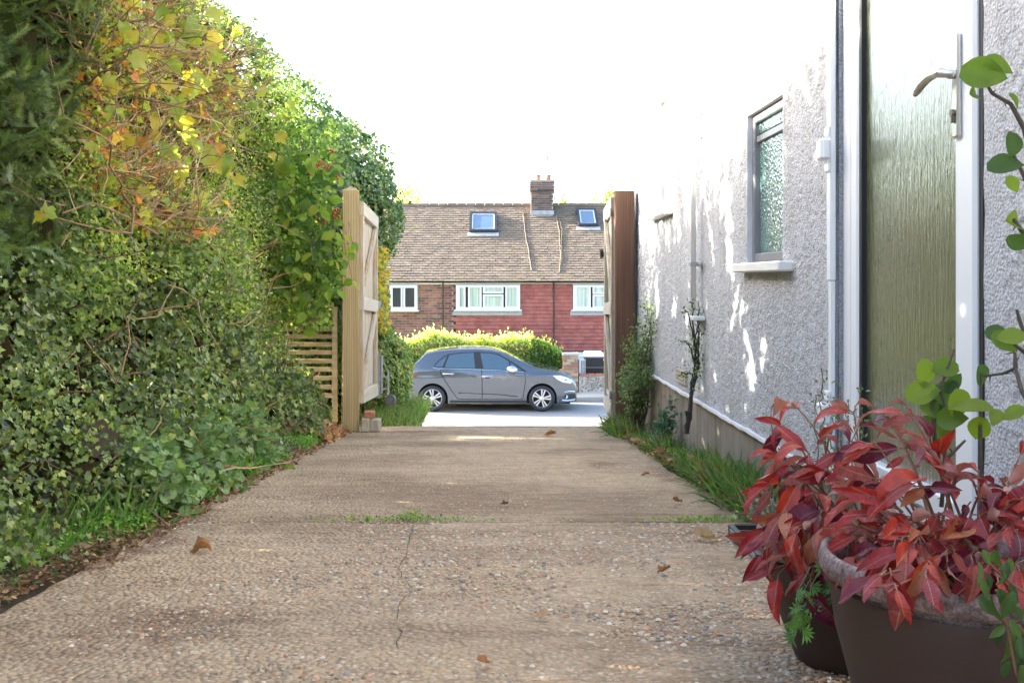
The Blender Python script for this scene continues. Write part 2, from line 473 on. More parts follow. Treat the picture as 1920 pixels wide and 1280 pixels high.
# the crack in the near slab, a thin dark ribbon laid over the concrete
M['soil_and_crack'] = mat('soil_and_crack', (0.06, 0.048, 0.032), 0.95, var=0.3, scale=30)
pts = [(775, 985), (768, 1010), (762, 1040), (748, 1068), (757, 1090), (776, 1108), (760, 1122), (746, 1140), (744, 1165), (750, 1185), (745, 1205), (748, 1218)]
cr = MB(); L = []
for px, py in pts:
    y = F * 0.55 / (py - 665) ; L.append(Vector(((px - 921) * y / F, y, float(gz(y)) + 0.0035)))
fine = []
for a_, b_ in zip(L[:-1], L[1:]):
    for t in (0, .25, .5, .75): fine.append(a_.lerp(b_, t) + Vector((random.uniform(-.004, .004), 0, 0)))
fine.append(L[-1])
ws = [0.0005 + 0.0010 * random.random() for _ in fine]
cr.add([p + Vector((s_ * w, 0, 0)) for p, w in zip(fine, ws) for s_ in (-1, 1)], [(2 * k, 2 * k + 1, 2 * k + 3, 2 * k + 2) for k in range(len(fine) - 1)])
cr.build('crack', M['soil_and_crack'], drive)

# ------------------------------------------------------------------ road, far pavement with kerb stones
M['road'] = mat('road_surface', (0.27, 0.265, 0.26), 0.9, var=0.12, scale=2.0, bumps=0.3, bscale=120, coord='World')
rd = MB(); xs = [-60, -20, -8, 0, 8, 20, 60]
for a_, b_ in zip(xs[:-1], xs[1:]):
    rd.add([(a_, 17, -3.10), (b_, 17, -3.10), (b_, 19, -3.135), (a_, 19, -3.135)], [(0, 1, 2, 3)])
    rd.add([(a_, 19, -3.135), (b_, 19, -3.135), (b_, 25.40, -3.13), (a_, 25.40, -3.13)], [(0, 1, 2, 3)])
tag(rd.build('road', M['road']), kind='structure')
pv = tag(bpy.data.objects.new('pavement', None), kind='structure'); C.objects.link(pv); pv.location = (0, 26, -3)
p_ = MB(); p_.add([(-60, 25.53, -3.022), (60, 25.53, -3.022), (60, 26.42, -2.935), (-60, 26.42, -2.935)], [(0, 1, 2, 3)])
M['paving'] = mat('paving_surface', (0.46, 0.44, 0.41), 0.9, var=0.12, scale=1.4, bumps=0.25, coord='World')
p_.build('paving', M['paving'], pv)
M['kerb'] = mat('kerb_stone', (0.40, 0.37, 0.33), 0.85, var=0.18, scale=6, bumps=0.2, coord='World')
k_ = MB(); k_.box(-0.452, 0.452, -0.06, 0.06, -0.12, 0.0, 0.012); km = k_.mesh('kerb_stone', M['kerb'])
for k in range(-12, 12):
    place('kerb_stone', km, (k * 0.915 - 0.1, -0.52, -0.015 + random.uniform(-.004, .004)), pv)

# ------------------------------------------------------------------ the rendered house on the right
WX = 1.07
house = thing('rendered_house', (1.6, 3.5, -0.75), 'white pebbledashed house side with frosted glass door, small windows and concrete plinth', 'house')
m, nt, b, o = new_mat('white_pebbledash')
n = noise_node(nt, 1.3, 5, 0.6, 'World'); n2 = noise_node(nt, 160, 4, 0.7, 'World'); n3 = noise_node(nt, 1.0, 4, 0.6, 'World', (1, 7, 0.5))
r = ramp(nt, n.outputs['Fac'], [(0.3, (0.53, 0.54, 0.575)), (0.7, (0.64, 0.65, 0.685))])
r2 = ramp(nt, n2.outputs['Fac'], [(0.38, (0.62, 0.62, 0.63)), (0.56, (1, 1, 1))])
r3 = ramp(nt, n3.outputs['Fac'], [(0.3, (0.86, 0.84, 0.80)), (0.55, (1, 1, 1))])
nt.links.new(mixc(nt, 1.0, mixc(nt, 1.0, r.outputs[0], r2.outputs[0], 'MULTIPLY'), r3.outputs[0], 'MULTIPLY'), b.inputs['Base Color'])
b.inputs['Roughness'].default_value = 0.9
n5 = nt.nodes.new('ShaderNodeTexVoronoi'); n5.inputs['Scale'].default_value = 120
nt.links.new(nt.nodes.new('ShaderNodeNewGeometry').outputs['Position'], n5.inputs['Vector'])
ah = nt.nodes.new('ShaderNodeMath'); ah.operation = 'SUBTRACT'; nt.links.new(n2.outputs['Fac'], ah.inputs[0]); nt.links.new(n5.outputs['Distance'], ah.inputs[1])
bump(nt, b, ah.outputs[0], 0.8, 0.006)
M['pebbledash'] = m
M['smooth_render'] = mat('smooth_render', (0.66, 0.65, 0.66), 0.8, var=0.14, scale=9, bumps=0.35, bscale=40, coord='World')
# pebbledash skin with real relief; steps grow with distance
ys = [1.45]
while ys[-1] < 7.5: ys.append(ys[-1] + 0.0021 * ys[-1])
ys = np.array(ys); zs = np.arange(-0.62, 1.5, 0.0068)
Yg, Zg = np.meshgrid(ys, zs, indexing='ij')
w = 1 / 0.0125
nz = 0.6 * vnoise(Yg * w, Zg * w, 0) + 0.45 * vnoise(Yg * w * 1.9 + 31, Zg * w * 1.9 + 7, 1) + 0.10 * vnoise(Yg * 14, Zg * 14, 2)
rel = np.clip(nz, -0.55, 0.75) * 0.0062
flat = (np.clip((Yg - 3.0) / 0.015, 0, 1) * np.clip((3.14 + 0.012 * vnoise(Zg * 6, 2.2) - Yg) / 0.02, 0, 1)
        + np.clip((2.14 - Yg) / 0.01, 0, 1) * np.clip((Yg - 2.045 - 0.02 * vnoise(Zg * 9, 4.4)) / 0.02, 0, 1))
rel = rel * (1 - np.clip(flat, 0, 1)) + 0.004 * flat * (1 + 0.5 * vnoise(Yg * 20, Zg * 14, 3))
Xg = WX - rel - 0.004 * vnoise(Yg * 1.3, Zg * 1.1, 4)
n0, n1 = len(ys), len(zs)
i, j = np.meshgrid(np.arange(n0 - 1), np.arange(n1 - 1), indexing='ij')
yc, zc = (ys[:-1] + ys[1:])[i] / 2, (zs[:-1] + zs[1:])[j] / 2
WIN1, WIN2, DOOR = (3.59, 4.10, 0.075, 0.685), (5.88, 6.40, 0.435, 1.18), (2.14, 3.02, -0.60, 1.45)
hole = np.zeros_like(yc, bool)
for y0, y1, z0, z1 in (WIN1, WIN2, (2.135, 3.022, -0.7, 1.6)):
    hole |= (yc > y0) & (yc < y1) & (zc > z0) & (zc < z1)
q = (i * n1 + j)[~hole].ravel()
np_obj('wall', np.stack([Xg, Yg, Zg], -1).reshape(-1, 3), [np.stack([q, q + 1, q + n1 + 1, q + n1], 1)], M['pebbledash'], house, smooth=True)
# masonry behind the skin, round the openings
w_ = MB()
x0, x1 = WX + 0.004, WX + 0.25
def fill(y0, y1, z0, z1): w_.box(x0, x1, y0, y1, z0, z1)
fill(-3, 1.45, -0.62, 2.6); w_.box(WX - 0.004, x0 - 0.001, -3, 1.451, -0.62, 2.6)
fill(1.452, 2.134, -0.62, 2.6); fill(3.03, 3.588, -0.62, 1.5); fill(3.59, 4.10, -0.62, 0.073); fill(3.59, 4.10, 0.687, 1.5)
fill(4.102, 5.878, -0.62, 1.5); fill(5.88, 6.40, -0.62, 0.433); fill(5.88, 6.40, 1.182, 1.5); fill(6.402, 7.5, -0.62, 1.5)
w_.box(WX - 0.003, x1, 1.454, 7.5, 1.497, 2.6)
w_.box(x1, 6.0, 7.3, 7.5, -1.6, 2.6); w_.box(x1, 6.0, -3, -2.8, -1.0, 2.6)
w_.build('upper_wall', M['pebbledash'], house)
rf = MB(); rf.add([(0.75, -3.3, 2.55), (0.75, 7.8, 2.55), (3.7, 7.8, 4.4), (3.7, -3.3, 4.4), (6.6, -3.3, 2.55), (6.6, 7.8, 2.55)], [(0, 1, 2, 3), (3, 2, 5, 4), (0, 3, 4), (1, 5, 2), (0, 4, 5, 1)])
rf.build('roof', mat('brown_roof', (0.14, 0.09, 0.07), 0.9), house)
pl = MB()
ysl = np.linspace(-3, 7.5, 60)
pl.box(WX + 0.004, WX + 0.3, -3, 7.5, -1.5, -0.634)
m, nt, b, o = new_mat('stained_concrete')
n = noise_node(nt, 5, 5, 0.6, 'World'); n2 = noise_node(nt, 1.0, 4, 0.6, 'World', (1, 16, 1.0))
r = ramp(nt, n.outputs['Fac'], [(0.3, (0.20, 0.17, 0.14)), (0.7, (0.33, 0.29, 0.245))]); r2 = ramp(nt, n2.outputs['Fac'], [(0.35, (0.72, 0.70, 0.68)), (0.6, (1, 1, 1))])
nt.links.new(mixc(nt, 1.0, r.outputs[0], r2.outputs[0], 'MULTIPLY'), b.inputs['Base Color']); b.inputs['Roughness'].default_value = 0.9
n4 = noise_node(nt, 45, 3, 0.6, 'World'); bump(nt, b, n4.outputs['Fac'], 0.25, 0.004)
pl.build('plinth', m, house)
tr = MB()
pts = []
for k, y in enumerate(np.arange(3.02, 7.5, 0.06)):
    pts.append((WX - 0.008 - 0.003 * random.random(), y, -0.622 + random.uniform(-.003, .003)))
tr.tube(pts, [0.009 + 0.003 * random.random() for _ in pts], 6)
tr.build('plinth_trim', M['smooth_render'], house)

# windows of the rendered house
def side_window(y0, y1, z0, z1, frame_m, glass_m, transom, rec=0.05):
    win = MB()
    xr = WX + rec
    for a_ in ((y0, y0 + 0.001), (y1 - 0.001, y1)): win.box(WX - 0.002, xr, a_[0] - 0.003, a_[1] + 0.003, z0 - .003, z1 + .003)
    win.box(WX - 0.002, xr, y0, y1, z1 - 0.001, z1 + 0.006)
    wo = win.build('window', M['smooth_render'], house)
    f = MB(); t = 0.036
    for a_, b_, c_, d_ in ((y0 + .002, y0 + t, z0, z1), (y1 - t, y1 - .002, z0, z1), (y0 + t, y1 - t, z0, z0 + t), (y0 + t, y1 - t, z1 - t, z1 - .002)):
        f.box(xr - 0.03, xr + 0.03, a_, b_, c_, d_, 0.004)
    f.build('frame', frame_m, wo)
    if transom:
        f = MB(); zt = z1 - 0.10
        f.box(xr - 0.02, xr + 0.02, y0 + t + .001, y1 - t - .001, zt - 0.016, zt + 0.012, 0.003); f.build('transom', frame_m, wo)
        f = MB(); f.box(xr - 0.012, xr - 0.002, y0 + t + .001, y1 - t - .001, zt + 0.02, z1 - t - 0.002); f.build('vent_pane', glass_m, wo)
        zt -= 0.018
    else: zt = z1 - t
    f = MB(); f.box(xr - 0.008, xr + 0.004, y0 + t + .001, y1 - t - .001, z0 + t + .001, zt); f.build('pane', glass_m, wo)
    f = MB(); ya, yb = y0 - 0.12, y1 + 0.05
    f.box(WX - 0.055, xr - 0.031, ya, yb, z0 - 0.042, z0 - 0.004, 0.006); f.build('sill', M['white_paint'], wo)
    return wo
M['grey_frame'] = mat('aluminium_frame', (0.24, 0.24, 0.26), 0.35, metal=0.4, var=0.08)
side_window(*WIN1, M['grey_frame'], glass_mat('stippled_glass', (0.09, 0.20, 0.18), 0.07, 'stippled'), True)
side_window(*WIN2, M['white_plastic'], glass_mat('plain_glass', (0.20, 0.22, 0.16), 0.05), False)

# the door
door = MB()
xf = WX + 0.012
door.box(xf, xf + 0.06, 2.955, 3.018, -0.62, 1.6, 0.004); door.box(xf, xf + 0.06, 2.137, 2.165, -0.62, 1.6, 0.004)
door.box(xf, xf + 0.06, 2.166, 2.954, -0.62, -0.575, 0.004); door.box(xf, xf + 0.06, 2.166, 2.954, 1.5, 1.6, 0.004)
do = door.build('door', M['white_plastic'], house)
st = MB()
st.box(xf - 0.012, xf + 0.05, 2.176, 2.268, -0.565, 1.49, 0.008)
st.build('lock_stile', M['white_plastic'], do)
st = MB(); st.box(xf - 0.004, xf + 0.05, 2.892, 2.945, -0.565, 1.49, 0.006); st.build('hinge_stile', M['white_plastic'], do)
st = MB(); st.box(xf - 0.010, xf + 0.05, 2.269, 2.891, -0.565, -0.51, 0.006); st.build('bottom_rail', M['white_plastic'], do)
st = MB(); st.box(xf + 0.002, xf + 0.05, 2.872, 2.8905, -0.508, 1.49); st.box(xf + 0.0, xf + 0.05, 2.166, 2.1755, -0.565, 1.49); st.box(WX - 0.004, xf + 0.04, 2.128, 2.1365, -0.62, 1.6)
st.build('gasket', M['black_rubber'], do)
st = MB(); st.box(xf + 0.016, xf + 0.03, 2.2685, 2.8715, -0.509, 1.49)
st.build('reeded_glass', glass_mat('reeded_glass', (0.092, 0.100, 0.056), 0.16, 'reeded', 0.6), do)
# handle: long plate, keyhole cylinder, curved lever
yh = 2.243
h = MB(); h.box(xf - 0.024, xf - 0.0125, yh - 0.016, yh + 0.016, 0.325, 0.565, 0.005); ho = h.build('handle_plate', M['steel'], do, smooth=False)
h = MB()
Mx = Matrix.Translation((xf - 0.025, yh, 0.473)) @ Matrix.Rotation(R(-90), 4, 'Y')
h.lathe([(0, -.002), (0.013, -.002), (0.0125, 0.010), (0.010, 0.014), (0.010, 0.036), (0, 0.036)], 16, Mx)
lv = [(xf - 0.058, yh - 0.006 + 0.135 * t, 0.474 + 0.006 * math.sin(t * 2.4) - 0.030 * t ** 2.2) for t in np.linspace(0, 1, 12)]
h.tube(lv, [0.0098] * 4 + [0.0105, .0108, .011, .011, .0108, .0102, .0092, .006], 10)
h.build('lever', M['steel'], do, smooth=True)
h = MB()
Mx = Matrix.Translation((xf - 0.0245, yh, 0.383)) @ Matrix.Rotation(R(-90), 4, 'Y')
h.lathe([(0, .0), (0.0085, 0.0), (0.0085, 0.007), (0.0, 0.007)], 14, Mx); h.box(xf - 0.031, xf - 0.0245, yh - .0045, yh + .0045, 0.36, 0.378, .001)
h.build('lock_cylinder', mat('dull_brass', (0.16, 0.13, 0.10), 0.3, metal=1.0), do)

# cable trunking beside the door, with two junction boxes, the waste pipe, and the air brick
tk = MB(); yt = 3.04
tk.box(WX - 0.026, WX - 0.008, yt - 0.018, yt + 0.016, 0.0, 1.6, 0.003); tk.build('cable_trunking', M['white_plastic'], house)
tk = MB(); tk.box(WX - 0.022, WX - 0.008, yt - 0.014, yt + 0.014, -0.6, -0.001, 0.003); tk.build('cable_trunking', M['white_plastic'], house)
for z in (0.405, -0.41):
    jb = MB(); jb.box(WX - 0.058, WX - 0.027, yt - 0.03, yt + 0.022, z - 0.034, z + 0.034, 0.008); jo = jb.build('junction_box', M['white_plastic'], house)
    jb = MB(); jb.box(WX - 0.033, WX - 0.0265, yt - 0.022, yt + 0.02, z + 0.04, z + 0.07, 0.003); jb.box(WX - 0.033, WX - 0.0265, yt - 0.022, yt + 0.02, z - 0.07, z - 0.04, 0.003); jb.build('trunking_clip', M['white_plastic'], jo)
wp = MB()
wp.tube([(WX - 0.04, 5.0, 1.7), (WX - 0.04, 5.0, -0.17)], 0.0135, 10); wpo = wp.build('waste_pipe', M['white_paint'], house, smooth=True)
wp = MB(); wp.box(WX - 0.062, WX + 0.0, 4.90, 5.03, -0.20, -0.178, 0.004); wp.build('pipe_foot', M['white_paint'], wpo)
wp = MB(); wp.box(WX - 0.06, WX - 0.0, 4.975, 5.025, 0.075, 0.095, 0.002); wp.tube([(WX - 0.02, 4.98, .085), (WX - 0.02, 4.90, .085)], .006, 6); wp.build('pipe_clip', M['zinc'], wpo)
ab = MB()
for k in range(4):
    ab.box(WX - 0.018, WX + 0.0, 5.37, 5.60, -0.568 + k * 0.02, -0.556 + k * 0.02)
ab.box(WX - 0.015, WX + 0.0, 5.345, 5.369, -0.572, -0.49); ab.box(WX - 0.015, WX + 0.0, 5.601, 5.625, -0.572, -0.49)
ab.build('air_brick', mat('stained_plastic', (0.5, 0.44, 0.36), 0.7, var=0.2), house)
# ------------------------------------------------------------------ gate posts, gates, slatted fence
M['fresh_timber'] = wood_mat('pressure_treated_timber', (0.36, 0.26, 0.12), (0.50, 0.38, 0.20))
M['brown_timber'] = wood_mat("brown_timber", (0.10, 0.048, 0.028), (0.19, 0.098, 0.055))
M['grey_timber'] = wood_mat('weathered_timber', (0.38, 0.30, 0.20), (0.54, 0.45, 0.32), grey=(0.46, 0.43, 0.37))
M['grey_timber_rail'] = wood_mat('weathered_rail_timber', (0.44, 0.38, 0.28), (0.58, 0.51, 0.40), axis='y', grey=(0.48, 0.46, 0.40))
M['slat_timber'] = wood_mat('slat_timber', (0.52, 0.38, 0.20), (0.70, 0.55, 0.32), axis='x')

post = thing('gate_post', (-1.03, 7.06, -1.08), 'pale square timber gate post with pyramid cap beside the slatted fence', 'gate post')
def square_post(cx, cy, wx, wy, z0, z1, rot, cap):
    m = MB(); T = Matrix.Translation((cx, cy, 0)) @ Matrix.Rotation(rot, 4, 'Z')
    zs = np.linspace(z0, z1, 9); cs = 0.006
    prof = [(-wx / 2 + cs, -wy / 2), (wx / 2 - cs, -wy / 2), (wx / 2, -wy / 2 + cs), (wx / 2, wy / 2 - cs), (wx / 2 - cs, wy / 2), (-wx / 2 + cs, wy / 2), (-wx / 2, wy / 2 - cs), (-wx / 2, -wy / 2 + cs)]
    vs = [T @ Vector((x, y, z)) for z in zs for x, y in prof]
    fs = [(k * 8 + i, k * 8 + (i + 1) % 8, k * 8 + 8 + (i + 1) % 8, k * 8 + 8 + i) for k in range(8) for i in range(8)]
    if cap:
        vs.append(T @ Vector((0, 0, z1 + cap))); fs += [(64 + i, 64 + (i + 1) % 8, 72) for i in range(8)]
    else: fs.append(tuple(range(64, 72)))
    m.add(vs, fs); return m
square_post(-1.015, 7.08, 0.122, 0.122, -1.3, 0.645, R(9.5), 0.035).build('post_shaft', M['fresh_timber'], post)
post2 = thing('gate_post', (0.975, 7.22, -1.09), 'brown square timber gate post against the white house wall', 'gate post')
square_post(0.977, 7.22, 0.142, 0.13, -1.3, 0.655, R(-2), 0).build('post_shaft', M['brown_timber'], post2)

def gate(label, hx, hy, ex, ey, z0, z1, drop, inner, braces):
    """gate leaf from its hinge end (hx, hy) to its free end (ex, ey); inner = unit normal of the side with the rails"""
    g = thing('timber_gate', (hx, hy, z0), label, 'gate', 'pair of open driveway gates')
    a, b_ = Vector((hx, hy, 0)), Vector((ex, ey, 0)); d = (b_ - a); Lg = d.length; d.normalize()
    nrm = Vector(inner).normalized()
    def P(t, off, z): return a + d * (t * Lg) + nrm * off + Vector((0, 0, z - drop * t))
    nb = 7
    for k in range(nb):
        t0, t1 = (k + 0.02) / nb, (k + 0.98) / nb
        m = MB(); j = random.uniform(-.001, .001)
        m.bar(P((t0 + t1) / 2, -0.026 + j, z0 + 0.01), P((t0 + t1) / 2, -0.026 + j, z1 - 0.01), Lg * (t1 - t0), 0.016, up=nrm, bev=0.002)
        m.build('board', M['grey_timber'], g)
    def rail(t0, t1, za, zb, h, name, mt, w=0.035):
        m = MB(); m.bar(P(t0, 0, za), P(t1, 0, zb), w, h, up=nrm.cross(Vector((0, 0, 1))) if False else (0, 0, 1), bev=0.003); m.build(name, mt, g)
    zm = (z0 + z1) / 2 - 0.005
    for z, h in ((z1 - 0.05, 0.10), (zm, 0.095), (z0 + 0.05, 0.10)):
        rail(0, 1, z, z, h, 'rail', M['grey_timber_rail'])
    for t in (0.035, 0.965):
        m = MB(); m.bar(P(t, -0.002, z0), P(t, -0.002, z1), 0.062, 0.030, up=nrm, bev=0.003); m.build('stile', M['grey_timber'], g)
    for za, zb in braces:
        rail(0.07, 0.93, za, zb, 0.07, 'brace', M['grey_timber'], 0.028)
    return g, P, nrm
g1, P1, n1_ = gate('left hand open gate leaf with castor wheel, beside the tall hedge', -0.945, 7.16, -0.945, 8.08, -0.895, 0.575, 0.05, (1, 0, 0), ((-0.11, 0.47), (-0.80, -0.20)))
g2, P2, n2_ = gate('narrowly seen gate leaf beside the brown post and white wall', 0.905, 7.30, 0.955, 8.2, -1.02, 0.62, 0.03, (-1, 0.05, 0), ((-0.18, 0.5), (-0.9, -0.25)))
def hinge(P, g, z, side):
    m = MB(); m.bar(P(-0.02, 0.022, z), P(0.42, 0.022, z), 0.006, 0.035, up=(0, 0, 1), bev=0.001); m.tube([P(-0.03, 0.02, z - .03), P(-0.03, 0.02, z + .03)], .009, 8); m.build('hinge', M['zinc'], g)
hinge(P2, g2, 0.5, 1); hinge(P2, g2, -0.85, 1)
m = MB(); m.bar(P2(0.98, 0.03, 0.25), P2(1.05, 0.03, 0.25), .03, .05, bev=.004); m.tube([P2(1.04, 0.03, .22), P2(1.04, .03, .29)], .014, 8); m.build('latch', M['black_rubber'], g2)
m = MB(); m.bar(P1(0.99, 0.022, -0.145), P1(1.05, 0.022, -0.145), .012, .06, bev=.002); m.tube([P1(1.02, .03, -.19), P1(1.02, .03, -.1)], .007, 6); m.build('latch', M['zinc'], g1)
# castor wheel on the free end of the left gate
cx, cy = -0.905, 8.10
cw = MB(); cw.tube([(cx, cy, -0.62), (cx, cy, -0.93)], .012, 8); cw.bar((cx - .03, cy, -.60), (cx - .03, cy, -.97), .008, .04, up=(1, 0, 0))
for z in (-0.80, -0.90): cw.bar((cx - .03, cy, z), (cx + .055, cy, z + .01), .012, .012)
cw.tube([(cx + .055, cy, -0.74), (cx + .055, cy, -0.91), (cx + .045, cy, -.93), (cx + .065, cy - .005, -.975)], .009, 8)
cwo = cw.build('castor_bracket', M['zinc'], g1)
cw = MB(); Mx = Matrix.Translation((cx + .075, cy - 0.01, -0.985)) @ Matrix.Rotation(R(75), 4, 'Z') @ Matrix.Rotation(R(90), 4, 'Y')
cw.lathe([(0.0, -.018), (.020, -.018), (.022, -.008), (.034, -.008), (.037, -.014), (.047, -.012), (.049, 0), (.047, .012), (.037, .014), (.034, .008), (.022, .008), (.020, .018), (0, .018)], 20, Mx)
cw.build('castor_wheel', mat('grey_rubber', (0.16, 0.16, 0.165), 0.6), cwo, smooth=False)

fence = thing('slatted_fence', (-1.4, 7.1, -1.1), 'short fence of narrow horizontal timber slats half buried in hedge beside the pale post', 'fence')
for k, yy in enumerate((572, 590, 603, 617, 631, 646, 661, 677, 693, 709, 726, 742)):
    z = (526 - yy) * 7.1 / F
    m = MB(); m.bar((-1.72, 7.12, z + random.uniform(-.003, .003)), (-1.142, 7.12, z), 0.018, 0.032, up=(0, 0, 1), bev=0.002); m.build('slat', M['slat_timber'], fence)
m = MB(); m.box(-1.150, -1.112, 7.085, 7.109, -1.02, -0.19, 0.002); m.build('batten', M['slat_timber'], fence)
m = MB(); m.box(-1.70, -1.665, 7.131, 7.155, -1.16, -0.13, 0.002); m.build('batten', M['slat_timber'], fence)

# loose bricks that hold the gate open
M['loose_brick'] = mat('red_brick', (0.42, 0.16, 0.10), 0.85, var=0.2, scale=25, bumps=0.3, coord='World')
M['loose_block'] = mat('pale_block', (0.40, 0.35, 0.28), 0.9, var=0.2, scale=25, bumps=0.3, coord='World')
def loose(cx, cy, cz, sx, sy, sz, rz, mt, label, name):
    t = thing(name, (cx, cy, cz - sz / 2), label, 'brick', 'bricks that prop the gate')
    m = MB(); m.obox(Matrix.Translation((cx, cy, cz)) @ Matrix.Rotation(R(rz), 4, 'Z'), sx, sy, sz, 0.006)
    o = m.build('brick_body', mt, t); return t
def solo(m, name, mt, label, cat, group=None, smooth=False, origin=(0, 0, 0)):
    o = place(name, m.mesh(name, mt, origin, smooth), origin); return tag(o, label, cat, group)
for (cx, cy, cz, sx, sy, sz, rz, mt, label) in (
    (-0.898, 7.02, -1.028, .055, .10, .095, 4, M['loose_block'], 'pale concrete block standing at the foot of the pale post'),
    (-0.828, 7.05, -1.035, .06, .10, .085, -6, M['loose_block'], 'stained pale block right of the other block, under the red brick'),
    (-0.875, 7.05, -0.958, .075, .10, .044, 5, M['loose_brick'], 'red brick lying on top of the two pale blocks')):
    m = MB(); m.obox(Matrix.Translation((cx, cy, cz)) @ Matrix.Rotation(R(rz), 4, 'Z'), sx, sy, sz, 0.005)
    solo(m, 'brick', mt, label, 'brick', 'bricks that prop the gate', origin=(cx, cy, cz - sz / 2))

# ------------------------------------------------------------------ the car
CX0, CY0, CZ0 = at(811, 526, 23.4)[0], 23.4, -3.128     # rear axle, near side, road level
car = thing('hatchback', (CX0 + 1.3, CY0 + 0.89, CZ0), 'grey five door hatchback parked across the street', 'car')
TOPX = [-.88, -.86, -.82, -.74, -.62, -.47, -.30, -.22, -.18, .10, .40, .70, 1.05, 1.38, 1.60, 1.82, 2.05, 2.28, 2.48, 2.62, 2.85, 3.07, 3.25, 3.35, 3.42, 3.46]
TOPZ = [.58, .80, .92, 0.99, 1.03, 1.09, 1.27, 1.37, 1.41, 1.465, 1.495, 1.51, 1.515, 1.49, 1.44, 1.355, 1.25, 1.135, 1.045, 1.02, .985, .93, .86, .79, .70, .60]
def ztop(x): return float(np.interp(x, TOPX, TOPZ))
def zbelt(x): return min(1.055 - 0.046 * max(0, x), ztop(x) - 0.035)
RW = 0.365
def zbot(x):
    z = 0.19 + 0.05 * max(0, x - 2.9) + 0.06 * max(0, -x - .3)
    for xc in (0, 2.608):
        if abs(x - xc) < RW: z = max(z, 0.316 + math.sqrt(max(0, RW * RW - (x - xc) ** 2)))
    return z
def wid(x):
    w = 0.895
    if x > 2.35: w -= 0.30 * ((x - 2.35) / 1.11) ** 2.4
    if x < 0.1: w -= 0.17 * ((0.1 - x) / 0.98) ** 2.2
    return w
def side_y(x, z):                                        # half width of the body at height z
    w, zb = wid(x), zbelt(x)
    if z <= zb:
        y = w * (1 - 0.055 * ((zb - z) / 0.75) ** 2 * (1 if z < 0.55 else 0.6)) - 0.012 * math.exp(-((z - 0.44) / 0.05) ** 2) * (0.5 < x < 2.1)
        y += 0.016 * math.exp(-((z - (0.80 + .02 * x)) / 0.045) ** 2)
        return y - 0.03 * max(0, (z - zb + 0.10) / 0.10) ** 2
    return w - 0.03 - (z - zb) * 0.47 - 0.10 * max(0, (z - zb)) ** 2
def section(x):
    zt, zb, z0 = ztop(x), zbelt(x), zbot(x)
    ze = zb + 0.88 * (zt - zb)
    pts = [(side_y(x, z), z) for z in np.linspace(min(z0, zb - .01), zb, 13)]
    pts += [(side_y(x, z), z) for z in np.linspace(zb, ze, 7)[1:]]
    ye = pts[-1][0]
    for a in np.linspace(0, math.pi / 2, 9)[1:]:
        pts.append((ye * math.cos(a) ** 0.9 if a < math.pi / 2 - 1e-6 else 0.0, ze + (zt - ze) * math.sin(a) ** 0.8))
    return pts
def W(x, y, z): return (CX0 + x, CY0 + 0.895 - y, CZ0 + z)   # y > 0 is the side that faces the drive
sx = sorted(set([round(v, 4) for v in np.linspace(-.88, 3.46, 95)] + [s for xc in (0, 2.608) for s in (xc - RW - .001, xc - RW + .002, xc - RW + .02, xc + RW - .02, xc + RW - .002, xc + RW + .001)] + [3.45, 3.44, 3.42, -.87, -.85]))
secs = [section(x) for x in sx]
m = MB(); K = len(secs[0])
for sgn in (1, -1):
    vs = [W(x, sgn * y, z) for x, s in zip(sx, secs) for y, z in s]
    fs = [((i * K + k), (i + 1) * K + k, (i + 1) * K + k + 1, i * K + k + 1) for i in range(len(sx) - 1) for k in range(K - 1)]
    m.add(vs, [f if sgn > 0 else f[::-1] for f in fs])
for i in (0, len(sx) - 1):
    ring = [W(sx[i], y, z) for y, z in secs[i]] + [W(sx[i], -y, z) for y, z in reversed(secs[i])]
    m.add(ring, [tuple(range(len(ring)))])
mp, nt, b, o = new_mat('grey_metallic_paint')
b.inputs['Base Color'].default_value = (0.115, 0.13, 0.155, 1); b.inputs['Metallic'].default_value = 0.7; b.inputs['Roughness'].default_value = 0.2
b.inputs['Coat Weight'].default_value = 1.0; b.inputs['Coat Roughness'].default_value = 0.04
M['car_paint'] = mp
M['car_glass'] = mat('tinted_glass', (0.03, 0.07, 0.10), 0.05, var=0, spec=1.0, coat=1.0)
M['chrome'] = mat('chrome', (0.75, 0.76, 0.78), 0.12, metal=1.0, var=0)
M['black_plastic'] = mat('black_plastic', (0.02, 0.02, 0.021), 0.45, var=0.08)
body = m.build('body', M['car_paint'], car, smooth=True)
m = MB(); m.box(CX0 - .72, CX0 + 3.3, CY0 + 0.23, CY0 + 1.56, CZ0 + .17, CZ0 + .80)
m.build('underbody', M['dark_void'], car)

def on_side(poly, off, name, mt, parent=None, thick=False, both=True):
    """a panel of the body side: polygon in (x, z), subdivided, laid OFF outside the body on both flanks"""
    bm = bmesh.new()
    vs = [bm.verts.new((x, 0, z)) for x, z in poly]
    bm.faces.new(vs); bmesh.ops.triangulate(bm, faces=bm.faces[:])
    for _ in range(3):
        long_ = [e for e in bm.edges if e.calc_length() > 0.16]
        if not long_: break
        bmesh.ops.subdivide_edges(bm, edges=long_, cuts=1); bmesh.ops.triangulate(bm, faces=bm.faces[:])
    bm.verts.index_update()
    pts = [v.co.copy() for v in bm.verts]; fs = [tuple(v.index for v in f.verts) for f in bm.faces]; bm.free()
    out = []
    for i, sgn in enumerate((1, -1)):
        m = MB(); m.add([W(p.x, sgn * (side_y(p.x, p.z) + off), p.z) for p in pts], fs)
        out.append(m.build(name, mt, parent[i] if parent else car, smooth=True))
    return out
